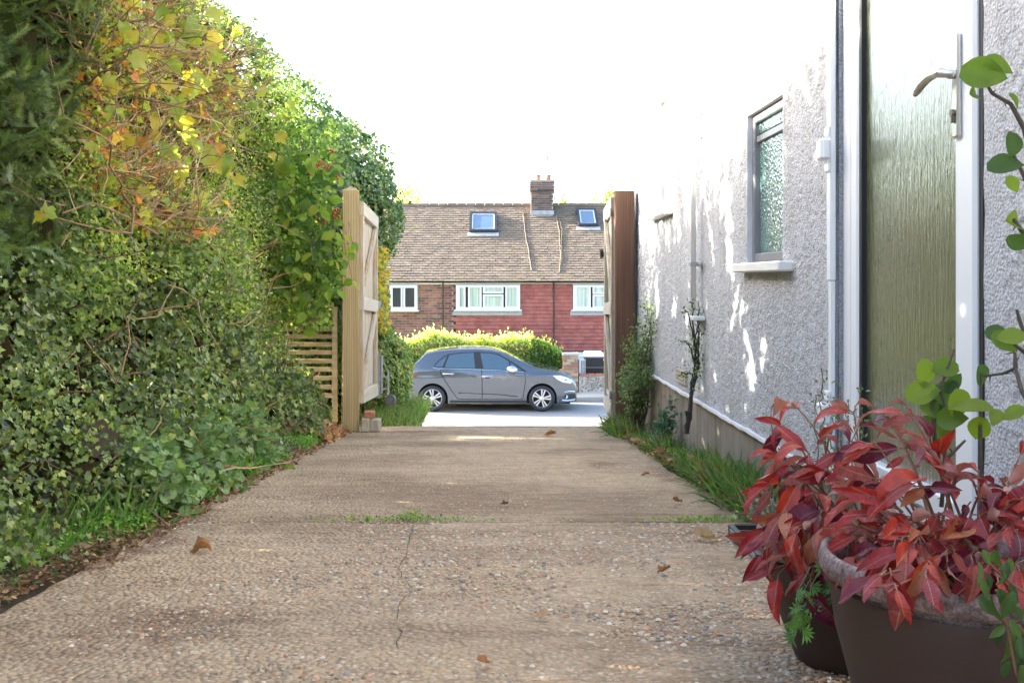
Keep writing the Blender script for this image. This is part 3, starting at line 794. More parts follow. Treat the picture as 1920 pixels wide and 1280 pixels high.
def side_line(pts, off, w, name, mt, parent=None):
    m = MB(); out = []
    for (xa, za), (xb, zb) in zip(pts[:-1], pts[1:]):
        for t in np.linspace(0, 1, max(2, int(math.hypot(xb - xa, zb - za) / .06)))[:-1]: out.append((xa + (xb - xa) * t, za + (zb - za) * t))
    out.append(pts[-1])
    for i, sgn in enumerate((1, -1)):
        m = MB(); m.tube([W(x, sgn * (side_y(x, z) + off), z) for x, z in out], w / 2, 5)
        m.build(name, mt, parent[i] if parent else car)
# black window surround, panes, chrome strip
def cx_(cx, cy): return ((760 + cx / 5.647 - 811) / 78.6, (772 - (640 + cy / 5.647)) / 78.6)
def poly(*p): return [cx_(a, b_) for a, b_ in p]
surround = on_side(poly((288, 278), (330, 222), (405, 160), (460, 138), (600, 122), (760, 116), (900, 122), (985, 138), (1110, 205), (1215, 270), (1290, 322), (1060, 306), (800, 296), (560, 290)), 0.004, 'window_surround', M['black_plastic'])
on_side(poly((305, 268), (345, 222), (425, 162), (440, 158), (392, 272)), 0.008, 'quarter_window', M['car_glass'], surround)
on_side(poly((415, 276), (462, 150), (600, 132), (722, 126), (738, 286)), 0.008, 'door_window', M['car_glass'], surround)
on_side(poly((828, 292), (792, 130), (900, 132), (975, 148), (1092, 212), (1112, 303)), 0.008, 'door_window', M['car_glass'], surround)
on_side(poly((1128, 300), (1112, 224), (1210, 292), (1240, 312)), 0.008, 'sail_window', M['car_glass'], surround)
side_line([cx_(292, 276), cx_(340, 288), cx_(560, 292), cx_(800, 300), cx_(1060, 312), cx_(1255, 326)], 0.006, 0.022, 'chrome_strip', M['chrome'])
def door(outline, seam, hx, hz, label=None):
    d = on_side(outline, 0.0025, 'car_door', M['car_paint'])
    side_line(seam, 0.002, 0.016, 'door_gap', M['dark_void'], d)
    for i, sgn in enumerate((1, -1)):
        y = side_y(hx, hz); m = MB()
        m.tube([W(hx + t, sgn * (y + 0.012 + 0.022 * math.sin(math.pi * (t + .13) / .26)), hz + 0.01) for t in np.linspace(-.13, .13, 9)], 0.017, 6)
        m.build('door_handle', M['chrome'], d[i])
        m = MB(); m.tube([W(hx + t, sgn * (y - 0.008), hz - 0.01) for t in (-.06, -.04, .04, .06)], [.01, .03, .03, .01], 8)
        m.build('handle_recess', M['dark_void'], d[i])
    return d
door([cx_(372, 300), cx_(800, 306), cx_(810, 612), cx_(560, 608), cx_(520, 560), cx_(430, 430)], [cx_(365, 296), cx_(372, 330), cx_(430, 430), cx_(515, 560), cx_(552, 607), cx_(600, 612), cx_(812, 614)], *cx_(452, 345))
door([cx_(818, 306), cx_(1250, 334), cx_(1266, 400), cx_(1240, 612), cx_(820, 612)], [cx_(806, 296), cx_(813, 420), cx_(814, 614), cx_(1230, 616), cx_(1245, 606), cx_(1270, 430), cx_(1268, 340)], *cx_(868, 372))
on_side([cx_(470, 628), cx_(1290, 630), cx_(1290, 650), cx_(470, 652)], 0.012, 'sill_trim', M['black_plastic'])
side_line([cx_(560, 545), cx_(800, 555), cx_(1000, 563), cx_(1190, 585)], 0.004, 0.02, 'rubbing_strip', M['black_plastic'])
# lights, grille, bumper trims
M['lamp_glass'] = mat('lamp_glass', (0.72, 0.75, 0.80), 0.08, var=0.1, scale=30, spec=0.9, coat=1.0)
M['red_lamp'] = mat('red_lamp', (0.62, 0.015, 0.03), 0.12, var=0.1, coat=1.0)
hl = on_side([(2.87, .862), (3.06, .86), (3.24, .795), (3.34, .735), (3.40, .68), (3.31, .655), (3.12, .69), (2.98, .765)], 0.006, 'headlight', M['lamp_glass'])
on_side([(-.80, .93), (-.62, .955), (-.46, .93), (-.405, .89), (-.50, .855), (-.62, .80), (-.84, .72)], 0.006, 'tail_light', M['red_lamp'])
on_side([(3.13, .335), (3.20, .405), (3.40, .41), (3.44, .36), (3.43, .30), (3.2, .285)], 0.006, 'fog_lamp_recess', M['black_plastic'])
side_line([(3.15, .445), (3.25, .468), (3.41, .455)], 0.008, 0.03, 'bumper_chrome', M['chrome'])
side_line([(3.10, .26), (3.25, .245), (3.42, .262)], 0.008, 0.03, 'bumper_lip', M['chrome'])
m = MB(); m.lathe([(0, 0), (.045, 0), (.05, .02)], 14, Matrix.Translation(W(3.19, side_y(3.19, .34) + .0, .345)) @ Matrix.Rotation(R(90), 4, 'X')); m.build('fog_lamp', M['lamp_glass'], car)
m = MB(); m.box(*sorted((W(3.455, 0, 0)[0], W(3.475, 0, 0)[0])), CY0 + 0.895 - .5, CY0 + .895 + .5, CZ0 + .40, CZ0 + .60); m.build('grille', M['black_plastic'], car)
# windscreen and rear window laid over the body
def glass_over(x0, x1, name):
    m = MB(); xs_ = np.linspace(x0, x1, 12); rows = []
    for x in xs_:
        s = section(x)[17:]
        top = [(y, z + .006) for y, z in s]
        rows.append([W(x, y, z) for y, z in top] + [W(x, -y, z) for y, z in reversed(top[:-1])])
    k = len(rows[0]); m.add([p for r_ in rows for p in r_], [(i * k + j, (i + 1) * k + j, (i + 1) * k + j + 1, i * k + j + 1) for i in range(11) for j in range(k - 1)])
    return m.build(name, M['car_glass'], car, smooth=True)
glass_over(1.62, 2.44, 'windscreen'); glass_over(-.46, -.23, 'rear_window')
m = MB()
for k in range(2): m.tube([W(2.42 - .16 * k, .55 - .5 * k, ztop(2.42 - .16 * k) + .01), W(2.3, .1 - .5 * k, ztop(2.3) + .02)], .008, 5)
m.build('wiper', M['black_plastic'], car)
# mirrors
for sgn in (1, -1):
    m = MB(); x, z = cx_(1130, 290); y = side_y(x, .96)
    bm = bmesh.new(); bmesh.ops.create_uvsphere(bm, u_segments=14, v_segments=10, radius=1)
    m.bm(bm, Matrix.Translation(W(x, sgn * (y + .13), z - .01)) @ Matrix.Rotation(R(12), 4, 'Y') @ Matrix.Diagonal((.135, .105, .088, 1)))
    mo = m.build('wing_mirror', M['chrome'], car, smooth=True)
    m = MB(); m.tube([W(x + .02, sgn * (y - .03), z - .13), W(x + .01, sgn * (y + .10), z - .08)], [.035, .04], 8); m.build('mirror_arm', M['car_paint'], mo)
# wheels
def wheel(xc, sgn):
    T = Matrix.Translation(W(xc, sgn * 0.865, 0.316)) @ Matrix.Rotation(R(90 if sgn > 0 else -90), 4, 'X') @ Matrix.Rotation(random.uniform(0, 6), 4, 'Z')
    e = MB(); e.lathe([(.225, .0), (.245, .012), (.285, .012), (.305, 0), (.316, -.03), (.316, -.15), (.30, -.19), (.22, -.19)], 40, T)
    wo = bpy.data.objects.new('wheel', None); wo.parent = car; wo.location = Vector(W(xc, sgn * .8, .316)) - wloc(car); C.objects.link(wo)
    e.build('tyre', M['black_rubber'], wo, smooth=True)
    e = MB(); e.lathe([(.228, -.004), (.214, .004), (.206, -.012), (.20, -.10)], 40, T)
    e.lathe([(0, .006), (.035, .006), (.05, -.004), (.05, -.05)], 20, T)
    for k in range(10):
        a = k * math.pi / 5; sw = 0.20 if k % 2 else -.06
        p0 = Vector((.04 * math.cos(a), .04 * math.sin(a), -.012)); p1 = Vector((.208 * math.cos(a + sw), .208 * math.sin(a + sw), -.008))
        u = Vector((-math.sin(a), math.cos(a), 0))
        q0, q1 = .011, .019
        vs = [p0 - u * q0, p0 + u * q0, p1 + u * q1, p1 - u * q1]
        e.add([T @ (v + Vector((0, 0, h_))) for h_ in (0, -.03) for v in vs], [(0, 1, 2, 3), (0, 4, 5, 1), (1, 5, 6, 2), (3, 7, 4, 0)])
    e.build('rim', M['alloy'], wo)
    e = MB(); e.lathe([(0, -.07), (.212, -.07)], 24, T); e.build('dark_backing', M['dark_void'], wo)  # plain dark disc behind the spokes, painted as the shade inside the wheel
M['alloy'] = mat('alloy', (0.60, 0.61, 0.63), 0.3, metal=0.8, var=0.05)
for xc in (0, 2.608):
    for sgn in (1, -1): wheel(xc, sgn)
for sgn in (1, -1):
    m = MB(); m.box(CX0 - .42, CX0 - .40, *sorted((W(0, sgn * .70, 0)[1], W(0, sgn * .86, 0)[1])), CZ0 + .12, CZ0 + .34)
    m.build('mud_flap', M['black_plastic'], car)
# ------------------------------------------------------------------ the houses opposite
HY = 28.75
hz = -2.95
opp = thing('semidetached_house', (0, HY + 3, hz), 'brick and red tile hung houses with brown tiled roof across the street', 'house')
M['brick'] = col_mat('brick', 0.9, 0.15, 30, 0.3, 90)
M['roof_tile'] = col_mat('roof_tile', 0.9, 0.15, 5, 0.4, 60, moss=((0.20, 0.19, 0.06), 2.3, 0.60))
M['hung_tile'] = col_mat('hung_tile', 0.85, 0.15, 6, 0.2, 60)
M['mortar'] = mat('mortar', (0.50, 0.45, 0.39), 0.95, var=0.15, scale=6, bumps=0.2, coord='World')
def PX(px, y=HY): return (px - 921) * y / F
def PZ(py, y=HY): return (526 - py) * y / F
XL, XR, XS = -7.0, 6.6, PX(850)                       # XS: where brick gives way to hung tiles
wins = [(PX(731), PX(783), PZ(581), PZ(534)), (PX(855), PX(975), PZ(580), PZ(534)), (PX(1074), PX(1074) + 1.9, PZ(580), PZ(534))]
w = MB()
w.box(XL, XS, HY, HY + 6.1, hz - 0.3, -0.02); w.box(XS + .001, XR, HY + 0.01, HY + 6.1, hz - .3, -0.02)
# gable walls
for x in (XL, XR - .24):
    w.add([(x, HY, -0.02), (x + .24, HY, -0.02), (x + .24, HY + 6.1, -0.02), (x, HY + 6.1, -0.02), (x, HY + 3.05, 2.30), (x + .24, HY + 3.05, 2.30)], [(0, 3, 4), (1, 5, 2), (0, 4, 5, 1), (3, 2, 5, 4)])
wall = w.build('wall', M['mortar'], opp)
def variants(name, sx, sy, sz, pal, m, bev=0):
    out = []
    for c in pal:
        b_ = MB(); b_.box(-sx / 2, sx / 2, -sy / 2, sy / 2, -sz / 2, sz / 2, bev); me = b_.mesh(name, m)
        a = me.attributes.new('Col', 'FLOAT_COLOR', 'POINT'); a.data.foreach_set('color', np.tile((*c, 1.0), len(me.vertices)).astype(np.float32)); out.append(me)
    return out
BP = [(0.26, 0.11, 0.075), (0.32, 0.15, 0.10), (0.21, 0.095, 0.075), (0.36, 0.19, 0.13), (0.16, 0.085, 0.075), (0.29, 0.14, 0.115)]
def clip(a, b_, z, hh, holes):                          # what is left of the span a..b beside the openings
    out = [(a, b_)]
    for h in holes:
        if z + hh > h[2] and z - hh < h[3]: out = [q for u, v in out for q in ((u, min(v, h[0])), (max(u, h[1]), v)) if q[1] > q[0]]
    return out
def brick_panel(parent, x0, x1, z0, z1, yf, limit, pal, holes=(), depth=0.05):
    """stretcher courses; the first LIMIT as parts, the rest joined"""
    mv = variants('brick', 0.214, depth, 0.064, pal, M['brick']); base = wloc(parent); spots = []
    r = 0; z = z1 - 0.036
    while z > z0 + 0.03:
        x = x0 - (0.1125 if r % 2 else 0) + 0.1125
        while x < x1 + 0.1:
            a, b_ = max(x - .107, x0), min(x + .107, x1)
            for sa, sb_ in clip(a, b_, z, .03, holes):
                if sb_ - sa > 0.04: spots.append(((sa + sb_) / 2, z, (sb_ - sa) / 0.214))
            x += 0.225
        z -= 0.075; r += 1
    rest = MB(); cols = []
    seen = lambda s: (719 < 921 + s[0] * F / yf < 1140 and s[1] > -1.75)
    spots.sort(key=lambda s: not seen(s))
    for k, (x, z, sc) in enumerate(spots):
        if k < limit:
            o = place('brick', random.choice(mv), Vector((x, yf + depth / 2 - 0.012 + random.uniform(-.003, .003), z)) - base, parent)
            o.scale = (sc, 1, 1)
        else:
            rest.box(x - .107 * sc, x + .107 * sc, yf - 0.012, yf + .02, z - .032, z + .032); cols += [random.choice(pal)] * 8
    if rest.v:
        np_obj('brickwork', rest.v, [np.array(rest.f)], M['brick'], parent, np.array(cols), smooth=False)['kind'] = 'stuff'
brick_panel(wall, XL + .0, XS - 0.01, hz, -0.03, HY, 290, BP, [(w_[0] - .02, w_[1] + .02, w_[2] - .03, w_[3] + .03) for w_ in wins] + [(-6.6, -4.4, -.86, -.1), (-6.6, -4.0, -2.7, -1.6)])
# hung tiles on the right half
TP = [(0.34, 0.105, 0.085), (0.37, 0.115, 0.095), (0.31, 0.095, 0.08), (0.36, 0.13, 0.11), (0.39, 0.125, 0.10)]
hung = MB(); hung.box(XS + .002, XR, HY - 0.03, HY + 0.008, PZ(659), -0.03)
ho = hung.build('tile_hanging', mat('tile_batten', (0.10, 0.05, 0.04), 0.9), opp)
tv = variants('tile', 0.168, 0.018, 0.125, TP, M['hung_tile']); spots = []
z = PZ(657) + 0.055; r = 0
while z < -0.06:
    x = XS + 0.085 + (0.085 if r % 2 else 0)
    while x < XR - .05:
        for u, v in clip(x - .084, x + .084, z, .02, [(h[0] - .015, h[1] + .015, h[2] - .13, h[3]) for h in wins[1:]]):
            if v - u > .03: spots.append(((u + v) / 2, z, (v - u) / .168))
        x += 0.17
    z += 0.108; r += 1
base = wloc(ho)
inview = [s for s in spots if s[0] < PX(1140) and s[1] > PZ(656)]
parts_ = set(inview[-300:]); rest = MB(); cols = []
for s in spots:
    y = HY - 0.052 + random.uniform(-.004, .004); tilt = R(-11 + random.uniform(-2.5, 1.5))
    if s in parts_:
        place('tile', random.choice(tv), Vector((s[0], y, s[1])) - base, ho, (tilt, 0, random.uniform(-.02, .02))).scale = (s[2], 1, 1)
    else:
        rest.obox(Matrix.Translation((s[0], y, s[1])) @ Matrix.Rotation(tilt, 4, 'X'), .168 * s[2], .018, .125); cols += [random.choice(TP)] * 8
np_obj('tiles', rest.v, [np.array(rest.f)], M['hung_tile'], ho, np.array(cols), smooth=False)['kind'] = 'stuff'
# windows
M['room_glass'] = mat('room_glass', (0.045, 0.05, 0.055), 0.06, var=0.2, scale=2, spec=0.7)
M['curtain'] = mat('pale_curtain', (0.56, 0.62, 0.52), 0.8, var=0.25, scale=1.0, coord='World', stretch=(34, 1, 0.4))
def house_window(x0, x1, z0, z1, lights, curtains):
    f = MB(); t = 0.065; y0 = HY - 0.115
    f.box(x0, x1, y0, HY + .02, z0, z0 + t); f.box(x0, x1, y0, HY + .02, z1 - t, z1)
    f.box(x0, x0 + t, y0, HY + .02, z0 + t, z1 - t); f.box(x1 - t, x1, y0, HY + .02, z0 + t, z1 - t)
    wo = f.build('window', M['white_plastic'], opp)
    for (a, b_, c_, d_) in lights:
        xa, xb = x0 + (x1 - x0) * a, x0 + (x1 - x0) * b_; za, zb = z0 + (z1 - z0) * c_, z0 + (z1 - z0) * d_
        f = MB(); s_ = 0.05; yy = y0 - 0.012
        f.box(xa, xb, yy, HY, za, za + s_); f.box(xa, xb, yy, HY, zb - s_, zb); f.box(xa, xa + s_, yy, HY, za + s_, zb - s_); f.box(xb - s_, xb, yy, HY, za + s_, zb - s_)
        f.build('sash', M['white_plastic'], wo)
        f = MB(); f.box(xa + s_, xb - s_, y0 + .034, y0 + .04, za + s_, zb - s_)
        cu = curtains and not (b_ - a < .0)
        f.build('curtained_pane' if cu else 'pane', M['curtain_glass'] if cu else M['room_glass'], wo)
    f = MB(); f.box(x0 - .05, x1 + .05, y0 - .05, HY - .031, z0 - .045, z0 - .004, .005); f.build('sill', M['white_plastic'], wo)
    return wo
m, nt, b, o = new_mat('curtained_glass')
n = noise_node(nt, 1.0, 2, 0.5, 'World', (26, 1, 0.5)); r_ = ramp(nt, n.outputs['Fac'], [(0.3, (0.30, 0.36, 0.30)), (0.65, (0.62, 0.70, 0.60))])
nt.links.new(r_.outputs[0], b.inputs['Base Color']); b.inputs['Roughness'].default_value = 0.7; b.inputs['Coat Weight'].default_value = 0.9; b.inputs['Coat Roughness'].default_value = 0.03
M['curtain_glass'] = m
house_window(*wins[0], [(0.05, .47, .05, .95), (.50, .96, .05, .95)], False)
house_window(*wins[1], [(.03, .15, .05, .95), (.19, .40, .05, .95), (.42, .74, .05, .62), (.42, .74, .66, .95), (.77, .97, .05, .95)], True)
house_window(*wins[2], [(.03, .27, .05, .95), (.30, .68, .05, .60), (.30, .68, .63, .95), (.71, .97, .05, .95)], True)
house_window(-6.5, -4.6, PZ(580), PZ(534), [(0.03, .30, .05, .95), (.33, .66, .05, .95), (.69, .97, .05, .95)], True)
house_window(-6.5, -4.1, -2.6, -1.7, [(0.03, .30, .05, .95), (.33, .66, .05, .95), (.69, .97, .05, .95)], False)
for wv in wins[1:]:
    f = MB(); f.box(wv[0] - .08, wv[1] + .06, HY - .085, HY - .033, wv[2] - .17, wv[2] - .05); f.build('lead_apron', mat('lead', (0.42, 0.42, 0.43), 0.6, metal=0.2, var=0.15), opp)
# ground floor right: white window head and its frame
f = MB(); f.box(PX(1074), XR - .4, HY - .07, HY - .031, PZ(669), PZ(660)); f.build('window_head', M['white_paint'], opp)
house_window(PX(1078), XR - .5, PZ(669) - 1.0, PZ(669) - .01, [(.03, .32, .04, .96), (.35, .64, .04, .96), (.67, .97, .04, .96)], False)
# gutter, fascia, downpipes
f = MB(); f.box(XL - .1, XR + .1, HY - .045, HY - .012, -0.115, -0.012); f.build('fascia', M['white_paint'], opp)
f = MB(); f.tube([(XL - .1, HY - .16, -0.005), (XR + .1, HY - .16, -0.02)], .05, 8); f.build('gutter', M['black_plastic'], opp)
for px in (831, 1038):
    f = MB(); x = PX(px); f.tube([(x, HY - .13, -0.05), (x, HY - .075, -.22), (x, HY - .075, -2.9)], .022, 6); f.build('downpipe', mat('brown_pipe', (0.05, 0.04, 0.04), 0.6), opp)
# roof: plain tiles laid in courses
th = math.atan2(2.44, 3.29); RY0, RZ0 = HY - 0.24, -0.02 - 0.0
RX = math.cos(th), math.sin(th); RL = (3.05 + 0.24) / math.cos(th)
def on_roof(s, off=0.0):                                # distance s up the slope, off above it
    return RY0 + s * RX[0] - off * RX[1], RZ0 + s * RX[1] + off * RX[0]
rf = MB()
ye, ze = on_roof(0); yr, zr = on_roof(RL); yb = 2 * (HY + 3.05) - RY0
rf.add([(XL - .15, ye, ze), (XR + .15, ye, ze), (XR + .15, yr, zr), (XL - .15, yr, zr), (XR + .15, yb, ze), (XL - .15, yb, ze)], [(0, 1, 2, 3), (3, 2, 4, 5), (0, 3, 5), (1, 4, 2)])
roof = rf.build('roof', mat('roof_felt', (0.05, 0.04, 0.035), 0.95), opp)
RPAL = [(0.195, 0.150, 0.112), (0.215, 0.165, 0.123), (0.18, 0.138, 0.104), (0.225, 0.175, 0.13), (0.17, 0.132, 0.10), (0.20, 0.148, 0.108)]
tv = variants('tile', 0.160, 0.16, 0.016, RPAL, M['roof_tile']); base = wloc(roof); rest = MB(); cols = []; nparts = 0
row = 0; s = 0.05
while s < RL - 0.03:
    x = XL - .1 + (0.083 if row % 2 else 0)
    while x < XR + .15:
        y, z = on_roof(s, 0.022 + random.uniform(0, .007)); tilt = th - R(8 + random.uniform(-2.5, 3.0)); rz = random.uniform(-.025, .025)
        seen = PX(745) < x < PX(1136)
        if seen and nparts < 300:
            o = place('tile', random.choice(tv), Vector((x, y, z)) - base, roof, (tilt, 0, rz)); nparts += 1
        else:
            rest.obox(Matrix.Translation((x, y, z)) @ Matrix.Rotation(rz, 4, 'Z') @ Matrix.Rotation(tilt, 4, 'X'), .160, .16, .016); cols += [random.choice(RPAL)] * 8
        x += 0.166
    s += 0.125; row += 1
np_obj('tiles', rest.v, [np.array(rest.f)], M['roof_tile'], roof, np.array(cols), smooth=False)['kind'] = 'stuff'
rv = []
for k in range(46):
    f = MB(); x = XL - .1 + k * 0.30
    f.tube([(x, yr, zr + .01 + random.uniform(-.008, .008)), (x + .285, yr, zr + .01 + random.uniform(-.008, .008))], .085, 10); V_ = f
    me = f.mesh('ridge_tile', M['roof_tile'], base); a = me.attributes.new('Col', 'FLOAT_COLOR', 'POINT'); a.data.foreach_set('color', np.tile((*random.choice(RPAL), 1.0), len(me.vertices)).astype(np.float32))
    place('ridge_tile', me, (0, 0, 0), roof)
# bonded mortar strips and a creeper running down the slope
def roof_xs(px, py):
    lo, hi = 0, RL
    for _ in range(40):
        mid = (lo + hi) / 2; y, z = on_roof(mid)
        if 526 - F * z / y > py: lo = mid
        else: hi = mid
    y, z = on_roof(lo); return ((px - 921) * y / F, lo)
def strip(pts, r_, name, m):
    f = MB(); out = []
    P_ = [roof_xs(*p) for p in pts]
    for (xa, sa), (xb, sb_) in zip(P_[:-1], P_[1:]):
        for t in np.linspace(0, 1, 9)[:-1]:
            y, z = on_roof(sa + (sb_ - sa) * t, .05); out.append((xa + (xb - xa) * t + random.uniform(-.012, .012), y, z))
    f.tube(out, r_, 6); f.build(name, m, roof)
M['old_mortar'] = mat('old_mortar', (0.23, 0.18, 0.13), 0.95, var=0.2, coord='World')
strip([(981, 402), (985, 440), (992, 480), (997, 512)], .013, 'mortar_strip', M['old_mortar'])
strip([(1043, 403), (1049, 440), (1051, 480), (1049, 518)], .013, 'mortar_strip', M['old_mortar'])
strip([(1047, 408), (1054, 432), (1053, 465), (1054, 500)], .014, 'creeper_stem', mat('creeper_stem', (0.14, 0.11, 0.07), 0.9))
# skylights
def skylight(x0p, x1p, ytp, ybp):
    xa, sa = roof_xs(x0p, ybp); xb, _ = roof_xs(x1p, ybp); _, sb_ = roof_xs(x0p, ytp)
    T = Matrix.Translation(((xa + xb) / 2, *on_roof((sa + sb_) / 2, .08))) @ Matrix.Rotation(th, 4, 'X')
    w_, h_ = xb - xa, sb_ - sa; f = MB(); t = .075
    for M_, sx_, sy_ in ((Matrix.Translation((0, h_ / 2 - t / 2, 0)), w_, t), (Matrix.Translation((0, -h_ / 2 + t / 2, 0)), w_, t), (Matrix.Translation((w_ / 2 - t / 2, 0, 0)), t, h_ - 2 * t), (Matrix.Translation((-w_ / 2 + t / 2, 0, 0)), t, h_ - 2 * t)):
        f.obox(T @ M_, sx_, sy_, .15)
    so = f.build('skylight', M['slate_frame'], roof)
    f = MB(); f.obox(T @ Matrix.Translation((0, 0, .03)), w_ - 2 * t, h_ - 2 * t, .02); f.build('pane', M['skylight_glass'], so)
    f = MB()
    for sg in (-1, 1): f.obox(T @ Matrix.Translation((sg * (w_ / 2 - t - .02), 0, .045)), .03, h_ - 2 * t, .025)
    for sg in (-1, 1): f.obox(T @ Matrix.Translation((0, sg * (h_ / 2 - t - .02), .045)), w_ - 2 * t - .07, .03, .025)
    f.build('inner_frame', M['white_plastic'], so)
    f = MB(); f.obox(T @ Matrix.Translation((0, -h_ / 2 - .09, -.03)), w_ + .1, .17, .02); f.build('flashing', mat('flashing', (0.55, 0.55, 0.55), 0.5, metal=0.3), so)
    return so
M['slate_frame'] = mat('slate_frame', (0.045, 0.05, 0.06), 0.4, metal=0.3, var=0.1)
M['skylight_glass'] = mat('skylight_glass', (0.10, 0.17, 0.26), 0.05, var=0.1, scale=3, spec=0.8, coat=1.0)
skylight(880, 932, 405, 439); skylight(1084, 1122, 398, 428)
# chimney
CYF = 31.25
x0, x1 = PX(996, CYF), PX(1037.5, CYF); zc0, zc1 = PZ(402, CYF) - .3, PZ(341, CYF)
f = MB(); f.box(x0 + .012, x1 - .012, CYF + .012, CYF + .95, zc0, zc1)
ch = f.build('chimney', M['mortar'], opp)
CPAL = [(0.13, 0.085, 0.075), (0.16, 0.10, 0.085), (0.10, 0.075, 0.07), (0.19, 0.125, 0.11), (0.085, 0.07, 0.065)]
mv = variants('brick', .214, .05, .060, CPAL, M['brick']); base = wloc(ch); z = zc0 + .36; r = 0
while z < zc1 + .01:
    grow = 0.0 if z < zc1 - .34 else (0.02 if z < zc1 - .25 else 0.04)
    for k in range(4):
        xx = x0 + .107 + k * .2215 - (.105 if r % 2 else 0)
        a, b_ = max(xx - .107, x0), min(xx + .107, x1)
        if b_ - a > .05:
            q_ = (x1 - x0) / 2 + grow; mid = (x0 + x1) / 2; s_ = q_ / ((x1 - x0) / 2)
            o = place('brick', random.choice(mv), Vector((mid + ((a + b_) / 2 - mid) * s_, CYF + .025 - grow, z)) - base, ch); o.scale = ((b_ - a) / .214 * s_, 1, 1)
    for k in range(4):
        yy = CYF + .16 + k * .22
        for xs_ in (x0 - grow, x1 + grow):
            place('brick', random.choice(mv), Vector((xs_ + (.025 if xs_ < mid else -.025), yy, z)) - base, ch, (0, 0, R(90)))
    z += .073; r += 1
f = MB(); f.box(x0 - .03, x1 + .03, CYF - .03, CYF + .98, zc1 - .245, zc1 + .03); f.build('corbel', M['mortar'], ch)
f = MB(); f.box(x0 - .03, x1 + .03, CYF - .03, CYF + .98, zc1 + .032, zc1 + .07); f.build('flaunching', mat('flaunching', (0.30, 0.29, 0.25), 0.95), ch)
for px in (1009, 1028.5):
    x = PX(px, CYF + .45); f = MB(); f.lathe([(0.075, 0), (.085, .02), (.066, .05), (.066, .15), (.082, .17), (.08, .20), (.06, .20), (.055, 0)], 14, Matrix.Translation((x, CYF + .45, zc1 + .07))); f.build('chimney_pot', mat('terracotta', (0.50, 0.17, 0.09), 0.8, var=0.15), ch, smooth=True)
f = MB(); f.box(x0 - .02, x1 + .02, CYF - .02, CYF + .02, PZ(400, CYF) - .04, PZ(400, CYF) + .09); f.build('lead_flashing', mat('lead_flashing', (0.36, 0.38, 0.42), 0.5, metal=0.3, var=0.2), ch)
f = MB(); xa = PX(1026, CYF + .5); ya = CYF + .5
f.tube([(xa, ya, zc1 - .2), (xa, ya, zc1 + .95)], .012, 6)
f.tube([(xa - .08, ya - .45, zc1 + .86), (xa + .14, ya + .45, zc1 + .72)], .009, 5)
for t in np.linspace(0, 1, 9):
    p = Vector((xa - .08 + .22 * t, ya - .45 + .9 * t, zc1 + .86 - .14 * t)); f.tube([p + Vector((-.1, .03, .02)), p + Vector((.1, -.03, -.02))], .005, 4)
f.box(xa - .02, xa + .02, ya - .06, ya + .06, zc1 + .72, zc1 + .92)
f.build('aerial', M['zinc'], ch)

# pier, flint wall, railing, bin in front of that house
pier = thing('brick_pier', (2.08, 26.12, -2.95), 'short buff and red brick pier at the end of the front hedge', 'pier')
f = MB(); f.box(PX(1056, 26) + .01, PX(1084, 26) - .01, 26.01, 26.36, -3.0, PZ(667, 26)); po = f.build('pier_core', M['mortar'], pier)
PPAL = [(0.36, 0.20, 0.12), (0.44, 0.30, 0.19), (0.30, 0.15, 0.10), (0.48, 0.37, 0.26)]
mv = variants('brick', .19, .05, .062, PPAL, M['brick']); base = wloc(pier); z = -2.93; r = 0
while z < PZ(668, 26):
    for k in range(3 if r % 2 else 2):
        xa = PX(1056, 26); wd = PX(1084, 26) - xa
        lx = ([0, .5, 1] if r % 2 == 0 else [0, .25, .75, 1])
        c_ = (lx[k] + lx[k + 1]) / 2; o = place('brick', random.choice(mv), Vector((xa + wd * c_, 26.02, z)) - base, pier); o.scale = ((lx[k + 1] - lx[k]) * wd / .20, 1, 1)
    for k in range(2):
        for xs_ in (xa + .02, xa + wd - .02): place('brick', random.choice(mv), Vector((xs_, 26.13 + k * .2, z)) - base, pier, (0, 0, R(90)))
    z += .074; r += 1
f = MB(); f.box(PX(1054.5, 26), PX(1086, 26), 25.97, 26.4, PZ(666, 26), PZ(662, 26), .008); f.build('coping', M['paving'], pier)
fl = thing('flint_wall', (3.6, 26.15, -2.95), 'low flint and rubble garden wall under the black bin', 'wall')
f = MB(); f.box(PX(1085, 26) + .01, 8.0, 26.03, 26.28, -3.0, -2.535); f.build('wall_core', M['mortar'], fl)
n = 1600; xs_ = PX(1085, 26) + .05 + rng.random(n) * 5.3; zs_ = -2.93 + rng.random(n) * .41
P = np.stack([xs_, np.full(n, 26.035), zs_], 1); a = rng.random(n) * 6.28
D = np.stack([np.cos(a), np.zeros(n), np.sin(a)], 1); N = np.tile([0, -1, 0.0], (n, 1)) + rng.normal(0, .25, (n, 3))
t = np.arange(6) * math.pi / 3
tv_ = [(0, 0, .45)] + [(.6 * math.cos(q), .6 * math.sin(q), .34) for q in t] + [(math.cos(q), math.sin(q), -.1) for q in t]
fp = np.array([(0.24, .21, .17), (.33, .29, .24), (.17, .15, .13), (.28, .20, .14), (.40, .36, .30)])
V, Fs, c = scatter(tv_, [np.array([(0, 1 + i, 1 + (i + 1) % 6) for i in range(6)]), np.array([(1 + i, 7 + i, 7 + (i + 1) % 6, 1 + (i + 1) % 6) for i in range(6)])], P, D, N, .018 + .020 * rng.random(n), fp[rng.integers(0, 5, n)])
np_obj('flints', V, Fs, M['pebble'], fl, c, smooth=True)['kind'] = 'stuff'
f = MB(); x = PX(1085, 26) + .03
while x < 7.9:
    f.box(x, x + .20, 26.02, 26.29, -2.533, -2.478, .006); x += .215
f.build('brick_coping', M['loose_brick'], fl)
rl = thing('railing', (2.4, 26.4, -2.48), 'short pale metal railing between the brick pier and the bin', 'railing')
